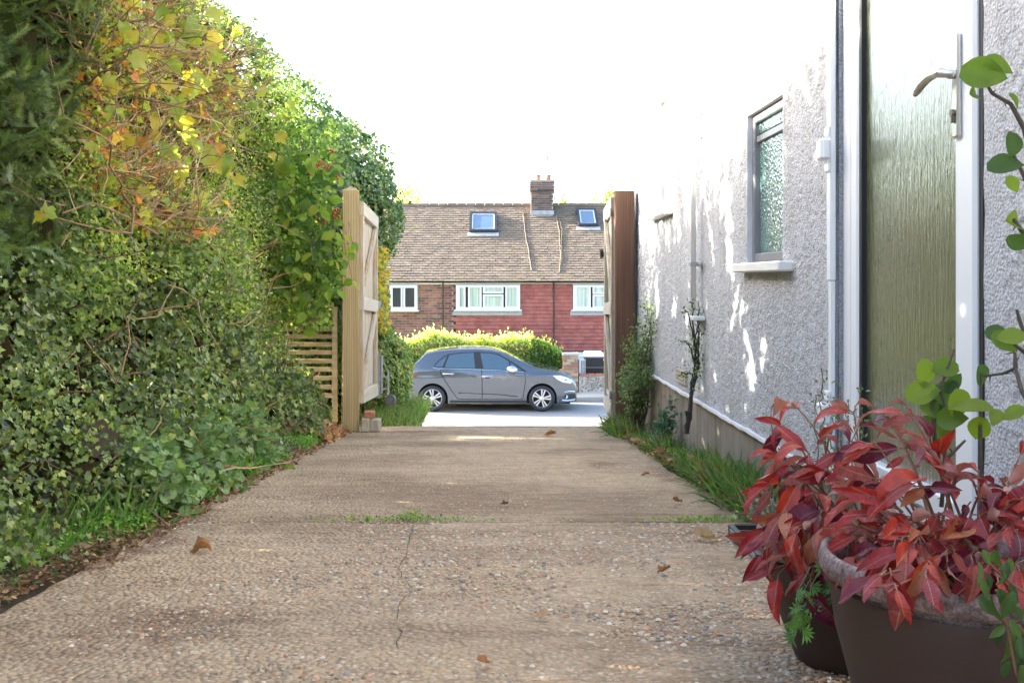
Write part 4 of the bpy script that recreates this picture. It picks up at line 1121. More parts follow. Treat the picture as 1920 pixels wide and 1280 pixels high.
for k in range(5):
    f = MB(); f.tube([(PX(1085.5, 26.2) + .02 + k * .035, 26.18, -2.476), (PX(1085.5, 26.2) + .02 + k * .035, 26.18, -2.10)], .008, 6); f.build('bar', M['white_paint'], rl)
f = MB(); f.tube([(PX(1085.5, 26.2), 26.18, -2.105), (PX(1085.5, 26.2) + .18, 26.18, -2.105)], .010, 6); f.build('top_rail', M['white_paint'], rl)

bin_ = thing('wheelie_bin', (2.82, 26.65, -2.95), 'black wheelie bin with pale grey lid behind the flint wall', 'bin')
bx0, bx1 = PX(1096, 26.5), PX(1132, 26.5)
f = MB(); y0, y1 = 26.42, 26.95; cz = PZ(668, 26.5)
f.add([(bx0 + .06, y0 + .05, -2.93), (bx1 - .06, y0 + .05, -2.93), (bx1 - .06, y1 - .08, -2.93), (bx0 + .06, y1 - .08, -2.93), (bx0 + .015, y0, cz), (bx1 - .015, y0, cz), (bx1 - .015, y1, cz), (bx0 + .015, y1, cz)],
      [(0, 1, 5, 4), (1, 2, 6, 5), (2, 3, 7, 6), (3, 0, 4, 7), (0, 3, 2, 1), (4, 5, 6, 7)])
f.build('bin_body', M['black_plastic'], bin_)
f = MB(); f.box(bx0, bx1, y0 - .025, y1, PZ(690, 26.5), PZ(687, 26.5), .006); f.box(bx0, bx1, y0 - .025, y1 + .02, cz - .05, cz - .002, .008); f.build('bin_rim', mat('grey_plastic', (0.10, 0.10, 0.105), 0.4), bin_)
f = MB(); f.add([(bx0 - .02, y0 - .06, cz + .0), (bx1 + .02, y0 - .06, cz + .0), (bx1 + .02, y1 + .02, cz + .0), (bx0 - .02, y1 + .02, cz + .0), (bx0 + .03, y0 + .04, cz + .085), (bx1 - .03, y0 + .04, cz + .085), (bx1 - .03, y1 - .02, cz + .12), (bx0 + .03, y1 - .02, cz + .12)],
      [(0, 1, 5, 4), (1, 2, 6, 5), (2, 3, 7, 6), (3, 0, 4, 7), (4, 5, 6, 7), (0, 3, 2, 1)])
f.build('lid', mat('pale_grey_plastic', (0.42, 0.45, 0.50), 0.35, var=0.1), bin_)
f = MB(); f.tube([(bx0 + .05, y1 + .05, cz - .06), (bx1 - .05, y1 + .05, cz - .06)], .018, 8); f.build('bar_handle', M['black_plastic'], bin_)
f = MB()
for x in (bx0 + .03, bx1 - .03): f.lathe([(0, -.03), (.10, -.03), (.10, .03), (0, .03)], 14, Matrix.Translation((x, y1, -2.84)) @ Matrix.Rotation(R(90), 4, 'Y'))
f.build('bin_wheels', M['black_rubber'], bin_)
# ------------------------------------------------------------------ foliage on the left
T_OVATE = ([(0, 0, 0), (-.27, .33, .07), (0, .36, 0), (.27, .33, .07), (-.2, .70, .03), (.2, .70, .03), (0, 1, -.10)],
           [np.array([(0, 2, 1), (0, 3, 2), (1, 2, 4), (2, 3, 5), (4, 2, 6), (2, 5, 6)])])
T_SMALL = ([(0, 0, 0), (-.26, .45, .06), (0, .45, 0), (.26, .45, .06), (0, 1, -.06)], [np.array([(0, 2, 1), (0, 3, 2), (1, 2, 4), (2, 3, 4)])])
_iv = [(-.16, .02), (-.42, -.06), (-.46, .20), (-.62, .42), (-.28, .48), (-.20, .70), (0, 1.0), (.20, .70), (.28, .48), (.62, .42), (.46, .20), (.42, -.06), (.16, .02)]
T_IVY = ([(0, .30, .0)] + [(x, y, .10 * abs(x) - .08 * y * y + .02) for x, y in _iv], [np.array([(0, k + 2, k + 1) for k in range(12)] + [(0, 1, 13)])])
_rd = [(math.sin(a) * .5, .48 - .5 * math.cos(a)) for a in np.linspace(.35, 2 * math.pi - .35, 9)]
T_ROUND = ([(0, .42, -.05)] + [(x, y, .07 * abs(x)) for x, y in _rd], [np.array([(0, k + 2, k + 1) for k in range(8)])])
def blade_t(bend, n=4):
    v, f = [], []
    for k in range(n + 1):
        t = k / n; w = .035 * (1 - t ** 1.6) + .002
        y = math.sin(bend * t) / max(bend, .01); z = -(1 - math.cos(bend * t)) / max(bend, .01)
        v += [(-w, y, z), (w, y, z)]
        if k: f.append((2 * k - 2, 2 * k - 1, 2 * k + 1, 2 * k))
    return v, [np.array(f)]
BLADES = [blade_t(b_) for b_ in (.3, .8, 1.3, 1.9)]
def spray_t(n=15):                                      # yew spray: a stalk with two flat ranks of needles
    v = [(-.016, 0, 0), (.016, 0, 0), (.004, 1, -.12), (-.004, 1, -.12)]; f3 = []; f4 = [(0, 1, 2, 3)]
    for k in range(n):
        t = .08 + .92 * k / n; z = -.12 * t * t; L_ = .27 * (1 - .5 * t) ; 
        for s_ in (-1, 1):
            a = len(v); v += [(0, t - .030, z), (0, t + .030, z), (s_ * L_, t + .16, z + random.uniform(-.05, .07))]; f3.append((a, a + 1, a + 2))
    return v, [np.array(f3), np.array(f4)]
SPRAYS = [spray_t() for _ in range(3)]

LIFT = 1.7
def pal(n, cols, p=None, jit=.25):
    cols = np.array(cols) * LIFT; return cols[rng.choice(len(cols), n, p=p)] * (1 - jit + 2 * jit * rng.random((n, 1)))

M['leaf'] = leaf_mat('leaf', 0.38)
M['glossy_leaf'] = leaf_mat('ivy_leaf', 0.3, 0.38, 0.4)
M['thin_leaf'] = leaf_mat('thin_leaf', 0.5, 0.5, 0.3)
M['needle'] = leaf_mat('needle', 0.25, 0.5, 0.3)
M['twig'] = col_mat('twig', 0.85, 0.2, 60, 0.2, 200)
M['dead'] = leaf_mat('dead_leaf', 0.2, 0.7, 0.2)

HT = ([-3, 0, 3, 4, 5, 6, 7.2, 7.7], [2.2, 2.1, 1.95, 1.84, 1.76, 1.76, 1.76, 1.70])
def h_top(y): return np.interp(y, *HT) + .07 * vnoise(y * 2.3, 5.5) + .04 * vnoise(y * 7, 1.5)
def h_face(y, z):
    h = z - gz(y); d = np.clip(h_top(y) - z, 0, .45)
    x = -1.49 + .13 * vnoise(y * 1.1, z * 1.2, 5) + .10 * vnoise(y * 3.1, z * 3.3, 6) + .045 * vnoise(y * 8, z * 8, 7)
    x = x + .30 * np.clip(1 - h / .72, 0, 1) ** 0.9
    return x - (.45 - np.sqrt(np.maximum(.45 ** 2 - (.45 - d) ** 2, 0))) * .9
# gaps through the hedge that let the low sun reach the wall: (pixel x, pixel y, width, height) of each patch on the wall
GAPS = [(1412, 700, 20, 95), (1428, 665, 10, 60), (1399, 640, 12, 90), (1392, 575, 8, 60), (1377, 520, 10, 70), (1366, 455, 12, 120), (1362, 395, 10, 80), (1345, 350, 14, 110), (1352, 300, 12, 70),
        (1300, 400, 9, 80), (1288, 370, 10, 90), (1275, 440, 7, 50), (1300, 490, 6, 70), (1266, 400, 8, 80), (1253, 440, 6, 60), (1240, 380, 10, 60), (1330, 420, 8, 70), (1322, 560, 8, 50), (1265, 590, 6, 60),
        (1284, 615, 6, 70), (1458, 535, 14, 50), (1375, 600, 9, 70), (1438, 640, 6, 60), (1350, 805, 7, 45), (1363, 795, 6, 60), (1497, 650, 12, 40), (1467, 620, 8, 60), (1446, 745, 6, 50), (1395, 755, 7, 40),
        (1440, 150, 12, 60), (1480, 105, 14, 60), (1496, 75, 10, 80), (1515, 130, 10, 60), (1455, 185, 8, 50), (1420, 190, 10, 50), (1525, 60, 8, 50), (1338, 690, 7, 40), (1310, 640, 5, 60), (1232, 560, 5, 60), (1383, 660, 6, 60), (1226, 760, 5, 40),
        (1408, 330, 8, 60), (1390, 470, 7, 60), (1335, 480, 7, 60), (1318, 350, 10, 80), (1478, 765, 10, 40)]
GP_, GR_ = [], []
for px, py, w_, h_ in GAPS:
    y = F * WX / (px - 921); GP_.append((WX, y, (526 - py) * y / F)); GR_.append((max(.05, w_ * y * y / 1969 * .8), max(.06, h_ * y / F * .64)))
for x, y, ry, rz in ((0.47, 1.78, .06, .035), (.40, 1.72, .04, .03), (.53, 1.80, .04, .03)):
    GP_.append((x, y, float(gz(y)))); GR_.append((ry, rz))
GP_, GR_ = np.array(GP_), np.array(GR_)
U1 = unit(np.cross(TO_SUN, [0, 0, 1.0])); U2 = np.cross(U1, TO_SUN)
def open_sun(P, keep=0.015):
    """False for leaves that stand in one of the gaps"""
    ok = np.ones(len(P), bool)
    for g_, r_ in zip(GP_, GR_):
        d = P - g_; a, b_ = d @ U1, d @ U2
        e = (a / r_[0]) ** 2 + (b_ / r_[1]) ** 2
        ok &= (e > 1 + .5 * vnoise(a * 30, b_ * 30, 3)) | (rng.random(len(P)) < keep)
    return ok
def proj(P): return 921 + F * P[:, 0] / P[:, 1], 526 - F * P[:, 2] / P[:, 1]

def sample_face(n, y0=.3, y1=7.2, zmin=None, depth=.10, out=.03):
    y = y0 + (y1 - y0) * rng.random(n); lo = gz(y) + .02; z = lo + (h_top(y) + .02 - lo) * rng.random(n)
    x = h_face(y, z) + out * rng.normal(0, 1, n) - rng.exponential(depth, n)
    return np.stack([x, y, z], 1)
def outward(n, up=.35, spread=.7): return unit(np.array([.75, -.25, up]) + rng.normal(0, spread, (n, 3)))
def droop(n, k=.8, side=.9): return unit(np.array([.35, -.1, -k]) + rng.normal(0, side, (n, 3)))
# which plant grows where along the hedge (world position along and up the face)
def zone(P):
    y, h, z = P[:, 1], P[:, 2] - gz(P[:, 1]), P[:, 2]
    w1 = .22 * vnoise(y * 1.7, z * 1.7, 1) + .12 * vnoise(y * 5, z * 5, 2)
    yew = (y + w1 * 1.5 < 3.72 + .15 * z) & (h + w1 > .78)
    ivy = (h + w1 * .9 < .74 + .12 * np.clip(4 - y, 0, 1.5)) & ~yew
    twig = ((((y - 4.55) / .80) ** 2 + ((z - .78) / .62) ** 2 + w1 * 1.2 < 1) | (((y - 5.75) / .42) ** 2 + ((z - 1.12) / .33) ** 2 + w1 < 1)) & ~yew & ~ivy
    return yew, ivy, twig
def past_end(P):                                         # the hedge stops short of the slatted fence low down
    return (P[:, 1] > 6.72) & (P[:, 2] < -.22) & (P[:, 0] > -2.1) & (P[:, 2] - gz(P[:, 1]) > .28)

hedge = thing('mixed_hedge', (-1.9, 5.0, -.95), 'tall overgrown mixed hedge of privet, holly and bare brown twigs along the drive', 'hedge')
yewt = thing('yew_hedge', (-1.9, 2.4, -.75), 'dark green yew hedge with fine needles at the left edge', 'hedge')
# dark inside of both
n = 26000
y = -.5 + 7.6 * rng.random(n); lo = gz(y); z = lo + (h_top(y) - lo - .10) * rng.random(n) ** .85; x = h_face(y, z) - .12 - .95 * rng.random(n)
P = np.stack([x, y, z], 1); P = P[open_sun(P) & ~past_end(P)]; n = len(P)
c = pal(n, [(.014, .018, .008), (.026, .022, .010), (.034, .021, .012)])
sel = P[:, 1] < 3.6
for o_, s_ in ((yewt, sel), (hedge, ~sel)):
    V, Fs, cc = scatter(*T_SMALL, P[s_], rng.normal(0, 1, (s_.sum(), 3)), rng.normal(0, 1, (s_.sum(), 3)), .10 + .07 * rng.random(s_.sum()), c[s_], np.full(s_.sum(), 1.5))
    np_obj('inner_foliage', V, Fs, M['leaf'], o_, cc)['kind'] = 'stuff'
# yew sprays
P = sample_face(24000, -.3, 4.4, depth=.09); a = zone(P)[0]; P = P[a & open_sun(P)]; parts = []
for k in range(3):
    p = P[k::3]; n = len(p)
    parts.append(scatter(*SPRAYS[k], p, unit(np.array([.55, -.35, .05]) + rng.normal(0, .55, (n, 3))), unit(np.array([.3, -.2, .8]) + rng.normal(0, .45, (n, 3))), .05 + .05 * rng.random(n),
                         pal(n, [(.046, .072, .026), (.072, .105, .034), (.12, .155, .048), (.028, .044, .019)], [.35, .35, .18, .12])))
V, Fs, c = join(parts); np_obj('needles', V, Fs, M['needle'], yewt, c)['kind'] = 'stuff'
# mixed hedge: small bright leaves
P = sample_face(110000, 3.0, 7.3, depth=.075, out=.045); yw, iv, tw = zone(P)
keep = ~yw & ~iv & (~tw | (rng.random(len(P)) < .30)) & open_sun(P) & ~past_end(P)
P = P[keep]; n = len(P); k = vnoise(P[:, 1] * 1.9, P[:, 2] * 1.9, 4) + .5 * vnoise(P[:, 1] * 6, P[:, 2] * 6, 5)
c = np.where((k > .12)[:, None], pal(n, [(.17, .23, .045), (.25, .29, .065), (.11, .18, .04), (.33, .31, .07)], [.4, .25, .25, .1]), pal(n, [(.085, .135, .036), (.12, .175, .045), (.058, .098, .034), (.18, .22, .055)]))
sz = np.where(k > .12, .019, .024) * (.7 + .8 * rng.random(n))
V, Fs, c = join([scatter(*T_OVATE, P[0::2], droop(len(P[0::2]), .3, 1.0), outward(len(P[0::2])), sz[0::2], c[0::2], np.full(len(P[0::2]), 1.1)), scatter(*T_SMALL, P[1::2], droop(len(P[1::2]), .3, 1.0), outward(len(P[1::2])), sz[1::2] * 1.1, c[1::2])])
np_obj('foliage', V, Fs, M['leaf'], hedge, c)['kind'] = 'stuff'
# bare twigs
def twigs(P, L0, L1, r0, name, parent, cols, updir=(.25, -.15, .35), spread=.8, seg=5):
    m = MB(); cc = []
    for p in P:
        p = Vector(p); d = Vector(updir) + Vector(rng.normal(0, spread, 3)); d.normalize(); L_ = random.uniform(L0, L1); pts = [p]; c_ = random.choice(cols); r_ = r0 * random.uniform(.6, 1.3)
        for k in range(seg):
            d = (d + Vector(rng.normal(0, .28, 3))).normalized(); p = p + d * (L_ / seg); pts.append(p)
        b0 = len(m.v); m.tube(pts, [r_ * (1 - .7 * k / seg) for k in range(seg + 1)], 4, cap=False); cc += [tuple(np.array(c_) * random.uniform(.75, 1.25))] * (len(m.v) - b0)
    o = np_obj(name, m.v, [np.array(m.f)], M['twig'], parent, np.array(cc)); o['kind'] = 'stuff'; return o
P = sample_face(26000, 3.1, 7.2, depth=.12); yw, iv, tw = zone(P); P = P[(tw | ((rng.random(len(P)) < .05) & ~yw)) & open_sun(P, .08) & ~past_end(P)]
TW = [(.40, .27, .16), (.52, .38, .24), (.26, .16, .09), (.40, .21, .10)]
twigs(P[:2300], .12, .45, .0046, 'twigs', hedge, TW)
y = 3.6 + 3.9 * rng.random(420); P = np.stack([h_face(y, h_top(y) - .1) - .25 + .25 * rng.random(420), y, h_top(y) - .12], 1)
twigs(P, .10, .22, .0022, 'top_shoots', hedge, TW, (.1, 0, 1.0), .35)
P = sample_face(30000, 3.2, 7.0, depth=.05, out=.05); tw = zone(P)[2]; P = P[tw & open_sun(P)][:3200]; n = len(P)
V, Fs, c = scatter(*T_IVY, P, droop(n, .5, .9), unit(np.array([.5, -.6, .5]) + rng.normal(0, .5, (n, 3))), .020 + .034 * rng.random(n) ** 1.5, pal(n, [(.24, .28, .05), (.30, .29, .06), (.36, .22, .05), (.38, .15, .05), (.15, .21, .04)], [.3, .25, .15, .1, .2]))
np_obj('yellowing_leaves', V, Fs, M['thin_leaf'], hedge, c)['kind'] = 'stuff'
# red berries
m = MB(); bm_ = None
for (px, py, y, n) in ((602, 415, 6.75, 5), (628, 398, 6.75, 6), (632, 405, 6.7, 4), (597, 308, 6.6, 6), (622, 285, 6.7, 4), (635, 330, 6.7, 3), (398, 265, 5.2, 4), (330, 455, 5.2, 3), (612, 312, 6.6, 4)):
    for _ in range(n):
        p = Vector(at(px + random.uniform(-7, 7), py + random.uniform(-6, 6), y - .08)); bm = bmesh.new(); bmesh.ops.create_icosphere(bm, subdivisions=1, radius=.0085); m.bm(bm, Matrix.Translation(p))
m.build('berries', mat('red_berry', (0.50, 0.02, 0.015), 0.25, var=0.1), hedge, smooth=True)

# ivy over the bank and the lower hedge
P = sample_face(105000, .4, 7.15, depth=.07, out=.045); yw, iv, tw = zone(P)
lowp = (P[:, 2] - gz(P[:, 1])) < .30
ivy_patch = iv | ((rng.random(len(P)) < .08) & ~yw)
P = P[ivy_patch & open_sun(P) & ~past_end(P)]
# more on the sloping bank
n = 28000; y = .8 + 6.2 * rng.random(n); t = rng.random(n) ** .8; x = -1.23 - .46 * t + .05 * vnoise(y * 3, t * 3); z = gz(y) + .02 + .34 * t ** 1.1 + .05 * vnoise(y * 4, t * 4, 2) + .03 * rng.random(n)
B = np.stack([x, y, z], 1); n = 7000; yb_ = 6.35 + .72 * rng.random(n); xb_ = -1.68 + .54 * rng.random(n); B2 = np.stack([xb_, yb_, gz(yb_) + .03 + .42 * rng.random(n) * np.clip((-1.08 - xb_) / .22, .15, 1)], 1); B = np.concatenate([B, B2]); B = B[open_sun(B)]
P = np.concatenate([P, B]); n = len(P)
patch = (np.abs((P[:, 1] - 4.15) / .95) < 1) & (P[:, 2] - gz(P[:, 1]) < .34 + .1 * vnoise(P[:, 1] * 3, 1.1)) & (P[:, 0] > -1.62)
Pp, P = P[patch], P[~patch]; n = len(P)
k1 = vnoise(P[:, 1] * 4.5, P[:, 2] * 4.5 + P[:, 0] * 2, 1); k2 = vnoise(P[:, 1] * 13, P[:, 2] * 13, 2)
ok = (k1 + .6 * k2 > -.42) | (rng.random(len(P)) < .25)
P = P[ok]; tone = (1 + .35 * vnoise(P[:, 1] * 2.6 + 9, P[:, 2] * 2.6, 6) + .25 * vnoise(P[:, 1] * 8, P[:, 2] * 8, 5))[:, None] * np.array([1, 1, 1.0]); n = len(P)
c = pal(n, [(.056, .088, .026), (.085, .125, .032), (.13, .165, .044), (.034, .054, .022), (.20, .22, .06)], [.3, .28, .2, .15, .07]) * tone
V, Fs, c = scatter(*T_IVY, P, droop(n, .75, .65), unit(np.array([.62, -.3, .55]) + rng.normal(0, .5, (n, 3))), (.015 + .021 * rng.random(n)) * np.clip(P[:, 1] / 4.6, .62, 1), c)
tag(np_obj('ivy', V, Fs, M['glossy_leaf'], None, c), 'dark ivy covering the bank and the lower hedge', 'ivy', kind='stuff')
# round leaved ground ivy patch
n0 = len(Pp); P = np.concatenate([Pp, Pp + rng.normal(0, .02, Pp.shape)]); n = len(P)
V, Fs, c = scatter(*T_ROUND, P, unit(np.array([.6, -.3, -.15]) + rng.normal(0, .5, (n, 3))), unit(np.array([.35, -.3, .8]) + rng.normal(0, .3, (n, 3))), .024 + .02 * rng.random(n), pal(n, [(.085, .14, .05), (.11, .175, .06), (.07, .11, .045), (.15, .20, .075)]))
tag(np_obj('ground_ivy', V, Fs, M['leaf'], None, c), 'pale green round leaved ground cover on the bank', 'ground cover', kind='stuff')
P = np.stack([-1.2 - .35 * rng.random(130), 1 + 6 * rng.random(130), np.zeros(130)], 1); P[:, 2] = gz(P[:, 1]) + .1 + .25 * rng.random(130)
o = twigs(P, .08, .25, .0022, 'dry_stems', None, [(.28, .19, .12), (.20, .12, .08)], (.4, -.2, .1), .6); tag(o, 'dry brown stems lying among the ivy', 'stems', kind='stuff')

# vine with large yellowing leaves over the twigs
def vine_mesh(k):
    r_ = random.Random(k); pts = []
    for i in range(25):
        a = math.pi * (-.36 + 1.72 * i / 24)          # from the right base round the tip to the left base
        lobes = 1 + .17 * math.cos(5 * (a - math.pi / 2)); tooth = 1 + .075 * (-1) ** i
        rr = .5 * lobes * tooth * (1.12 if abs(a - math.pi / 2) < .3 else 1)
        pts.append((rr * math.cos(a), .42 + rr * math.sin(a)))
    curl = r_.uniform(.4, 1.3); fold = r_.uniform(.15, .6)
    zf = lambda x, y: fold * abs(x) - curl * (y - .3) ** 2 * .8 + .06 * math.sin(9 * x + k) * abs(y) 
    v = [(0, .1, 0), (0, .45, zf(0, .45))] + [(x * .55, .42 + (y - .42) * .55, zf(x * .55, .42 + (y - .42) * .55)) for x, y in pts] + [(x, y, zf(x, y)) for x, y in pts]
    f = []
    for i in range(24): f += [(1, 2 + i, 3 + i), (2 + i, 27 + i, 28 + i, 3 + i)]
    f += [(0, 2, 1), (0, 1, 26), (0, 27, 2), (0, 26, 51)]
    f += [(0, 52, 53, 0)] if False else []
    return v, f
def leaf_meshes(gen, name, cols, mats, nvar):
    out = []
    for ci, c_ in enumerate(cols):
        for k in range(nvar):
            v, f = gen(k + 7 * ci); me = bpy.data.meshes.new(name); me.from_pydata(v, [], f)
            a = me.attributes.new('Col', 'FLOAT_COLOR', 'POINT'); a.data.foreach_set('color', np.tile((*c_, 1.0), len(v)).astype(np.float32))
            me.polygons.foreach_set('use_smooth', [True] * len(me.polygons)); me.materials.append(mats); me.update(); out.append(me)
    return out
def put_leaf(me, p, d, nrm, size, parent, name='leaf', base=None, w=1.0):
    d = Vector(d).normalized(); x = d.cross(Vector(nrm)); x.normalize(); z = x.cross(d)
    Mx = Matrix((x * size * w, d * size, z * size)).transposed().to_4x4(); Mx.translation = Vector(p) - (base if base is not None else Vector((0, 0, 0)))
    o = bpy.data.objects.new(name, me); o.matrix_local = Mx; o.parent = parent; C.objects.link(o); return o
vine = thing('grape_vine', (-1.6, 4.6, -.8), 'vine with large yellow and orange leaves trailing over the bare twigs', 'vine')
VC = [(.28, .34, .06), (.36, .36, .08), (.45, .37, .06), (.20, .28, .05), (.50, .26, .06)]
vm = leaf_meshes(vine_mesh, 'vine_leaf', VC, M['thin_leaf'], 2); base = wloc(vine)
spots = [(275, 80, 80), (300, 60, 46), (250, 55, 50), (245, 100, 44), (330, 75, 56), (355, 30, 60), (375, 45, 60), (390, 15, 55), (320, 25, 46), (295, 10, 44), (260, 25, 40), (370, 90, 60), (360, 130, 66), (385, 140, 62), (375, 200, 50), (345, 215, 56), (325, 200, 40), (300, 265, 46), (270, 255, 50), (245, 250, 40), (295, 245, 34), (340, 245, 44), (350, 265, 50), (380, 270, 62), (335, 285, 46), (360, 300, 40), (390, 300, 40), (420, 290, 46), (405, 270, 36), (430, 310, 36), (195, 240, 34), (185, 255, 30), (215, 330, 34), (270, 350, 30), (345, 310, 34), (410, 60, 50), (425, 25, 46), (440, 50, 44), (400, 100, 40), (330, 180, 36), (310, 150, 40), (210, 140, 40), (225, 160, 34), (230, 40, 30), (420, 140, 34), (285, 215, 40), (165, 265, 34), (265, 60, 40), (345, 60, 44), (318, 110, 50), (365, 170, 40), (405, 225, 36), (520, 250, 34), (535, 300, 40), (480, 190, 30), (500, 165, 30), (545, 190, 30), (470, 240, 28), (505, 285, 32), (560, 240, 34), (420, 380, 34), (440, 330, 30), (90, 385, 44), (85, 400, 36)]
stems = MB()
for px, py, s_ in spots:
    y = 4.55 - (px - 300) / 620 + random.uniform(-.12, .12) if px > 150 else 3.0
    if px > 440: y = 5.5
    for _ in range(60):                                   # sit the leaf just proud of the hedge face
        p = Vector(at(px, py, y)); xf = float(h_face(np.array([y]), np.array([p.z]))[0]) + .10
        if abs(p.x - xf) < .02: break
        y += (xf - p.x) * -.5
    y = max(2.6, min(7, y)); p = Vector(at(px, py, y)); size = s_ * y / F * random.uniform(.55, .9)
    ci = random.choices(range(5), [.34, .28, .14, .16, .08])[0]
    d = Vector((random.uniform(-.6, .6), random.uniform(-.4, .2), random.uniform(-1, -.1))); nr = Vector((.5, -.8, .35)) + Vector(rng.normal(0, .35, 3))
    put_leaf(vm[ci * 2 + random.randrange(2)], p, d, nr, size, vine, 'leaf', base)
    q = p - d.normalized() * .0
    stems.tube([q, q + Vector((-.05, .02, .05)), q + Vector((-.14, random.uniform(-.1, .1), .12))], .0022, 4)
for _ in range(5):
    y = random.uniform(4.2, 5.2); z = random.uniform(.2, 1.5); pts = []
    d = Vector((0, random.choice((-1, 1)), random.uniform(-.3, .6)))
    for k in range(9):
        x = float(h_face(np.array([y]), np.array([z]))[0]) + .05 + random.uniform(-.03, .04); pts.append((x, y, z)); y += d.y * .12; z += d.z * .12 + random.uniform(-.05, .05); z = min(z, 1.6)
    stems.tube(pts, [.006 - .0004 * k for k in range(9)], 5)
vs_ = stems.build('stems', mat('vine_stem', (0.26, 0.16, 0.09), 0.8, var=0.2), vine)

# climber with bright green leaves hanging over the slatted fence
climb = thing('climbing_plant', (-1.4, 6.9, -.9), 'bright yellow green climber hanging over the slatted fence beside the pale post', 'climber')
def ovate_mesh(k):
    r_ = random.Random(k); v, f = [], []; curl = r_.uniform(.1, .8); fold = r_.uniform(.1, .5); wd = r_.uniform(.30, .40)
    n = 6
    for i in range(n + 1):
        t = i / n; w = wd * math.sin(math.pi * min(1, t * .93 + .07)) ** .8 * (1 - .25 * t); z = -curl * t * t * .5
        for s_ in (-1, -.5, 0, .5, 1): v.append((s_ * w, t, z + fold * abs(s_) * w + .02 * math.sin(7 * t + 3 * s_ + k)))
        if i: 
            for j in range(4): a = (i - 1) * 5 + j; f.append((a, a + 1, a + 6, a + 5))
    return v, f
cm = leaf_meshes(ovate_mesh, 'climber_leaf', [(.15, .25, .035), (.22, .32, .045), (.11, .19, .035), (.34, .36, .05), (.07, .14, .03)], M['thin_leaf'], 2); base = wloc(climb)
cnt = 0; stems = MB()
while cnt < 290:
    px, py = random.uniform(508, 662), random.uniform(285, 640)
    lim = 640 - 45 * abs(math.sin((px - 500) / 26)) - (0 if px < 600 else (40 if px < 632 else 95))
    if py > lim: continue
    if px > 640 and not (440 < py < 550): continue
    if px < 520 and py < 400: continue
    y = random.uniform(6.60, 6.86) + (.06 if px > 630 else 0); p = Vector(at(px, py, y)); s_ = random.uniform(13, 26) * y / F
    d = Vector((random.uniform(-.8, .8), random.uniform(-.6, .1), random.uniform(-1, .15))); nr = Vector((.35, -.75, .6)) + Vector(rng.normal(0, .4, 3))
    put_leaf(cm[random.choices(range(5), [.32, .25, .2, .1, .13])[0] * 2 + random.randrange(2)], p, d, nr, s_, climb, 'leaf', base, 1.15)
    if cnt % 3 == 0: stems.tube([p, p + Vector((-.02, .06, .06)), p + Vector((-.05, .16, .16))], .0025, 4)
    cnt += 1
stems.build('stems', mat('climber_stem', (0.16, 0.12, 0.06), 0.8), climb)['kind'] = 'stuff'; vs_['kind'] = 'stuff'
n = 9000
P = np.stack([-1.85 + .80 * rng.random(n), 6.72 + .6 * rng.random(n), -.33 + 1.45 * rng.random(n)], 1); P = P[(P[:, 0] < -1.13) | (P[:, 1] < 6.95) & (P[:, 2] > -.1)]; P = P[open_sun(P)]; n = len(P)
px_, py_ = proj(P); P = P[~((px_ > 628) & ~((px_ < 655) & (py_ > 450) & (py_ < 545)) & (py_ > 340))]; n = len(P)
V, Fs, c = scatter(*T_OVATE, P, droop(n, .6, .9), unit(np.array([.3, -.7, .4]) + rng.normal(0, .6, (n, 3))), .022 + .022 * rng.random(n), pal(n, [(.07, .13, .03), (.13, .20, .04), (.045, .09, .025), (.19, .25, .045)]), np.full(n, 1.15))
np_obj('inner_foliage', V, Fs, M['leaf'], climb, c)['kind'] = 'stuff'

# ivy clad hedge beyond the gate
def mass(name, ells, label, cat, cols, n, size, origin, tmpl=T_IVY, m=None, inner=True):
    o = thing(name, origin, label, cat); Ps, Ns = [], []
    for (cx, cy, cz, rx, ry, rz, wgt) in ells:
        k = int(n * wgt); u = unit(rng.normal(0, 1, (k, 3))); lump = 1 + .10 * vnoise(u[:, 0] * 3 + cx * 7, u[:, 2] * 3 + u[:, 1] * 2 + cz, 3) + .05 * vnoise(u[:, 0] * 9, u[:, 2] * 9 + u[:, 1] * 7, 4)
        rr = lump * (1 + rng.normal(0, .025, k) - rng.exponential(.05, k)); Ps.append(np.array([cx, cy, cz]) + u * rr[:, None] * [rx, ry, rz]); Ns.append(unit(u / [rx, ry, rz]))
    P, N = np.concatenate(Ps), np.concatenate(Ns); ok = P[:, 2] > gz(P[:, 1]) - .1; P, N = P[ok], N[ok]; k = len(P)
    V, Fs, c = scatter(*tmpl, P, unit(N * .35 + [0, 0, -.8] + rng.normal(0, .6, (k, 3))), unit(N + [0, 0, .3] + rng.normal(0, .5, (k, 3))), size * (.65 + .7 * rng.random(k)), pal(k, cols))
    np_obj('foliage', V, Fs, m or M['glossy_leaf'], o, c)['kind'] = 'stuff'
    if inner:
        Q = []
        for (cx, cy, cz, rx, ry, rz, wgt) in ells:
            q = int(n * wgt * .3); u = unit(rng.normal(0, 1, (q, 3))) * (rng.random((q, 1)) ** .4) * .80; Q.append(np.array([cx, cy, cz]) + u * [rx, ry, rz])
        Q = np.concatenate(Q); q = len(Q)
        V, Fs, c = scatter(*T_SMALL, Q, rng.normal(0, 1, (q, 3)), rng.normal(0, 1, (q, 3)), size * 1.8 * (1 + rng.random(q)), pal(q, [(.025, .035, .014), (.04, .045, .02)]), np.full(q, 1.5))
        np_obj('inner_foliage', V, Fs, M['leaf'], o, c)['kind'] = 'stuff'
    return o
IC = [(.05, .095, .032), (.07, .125, .04), (.10, .16, .05), (.035, .065, .026), (.17, .19, .055)]
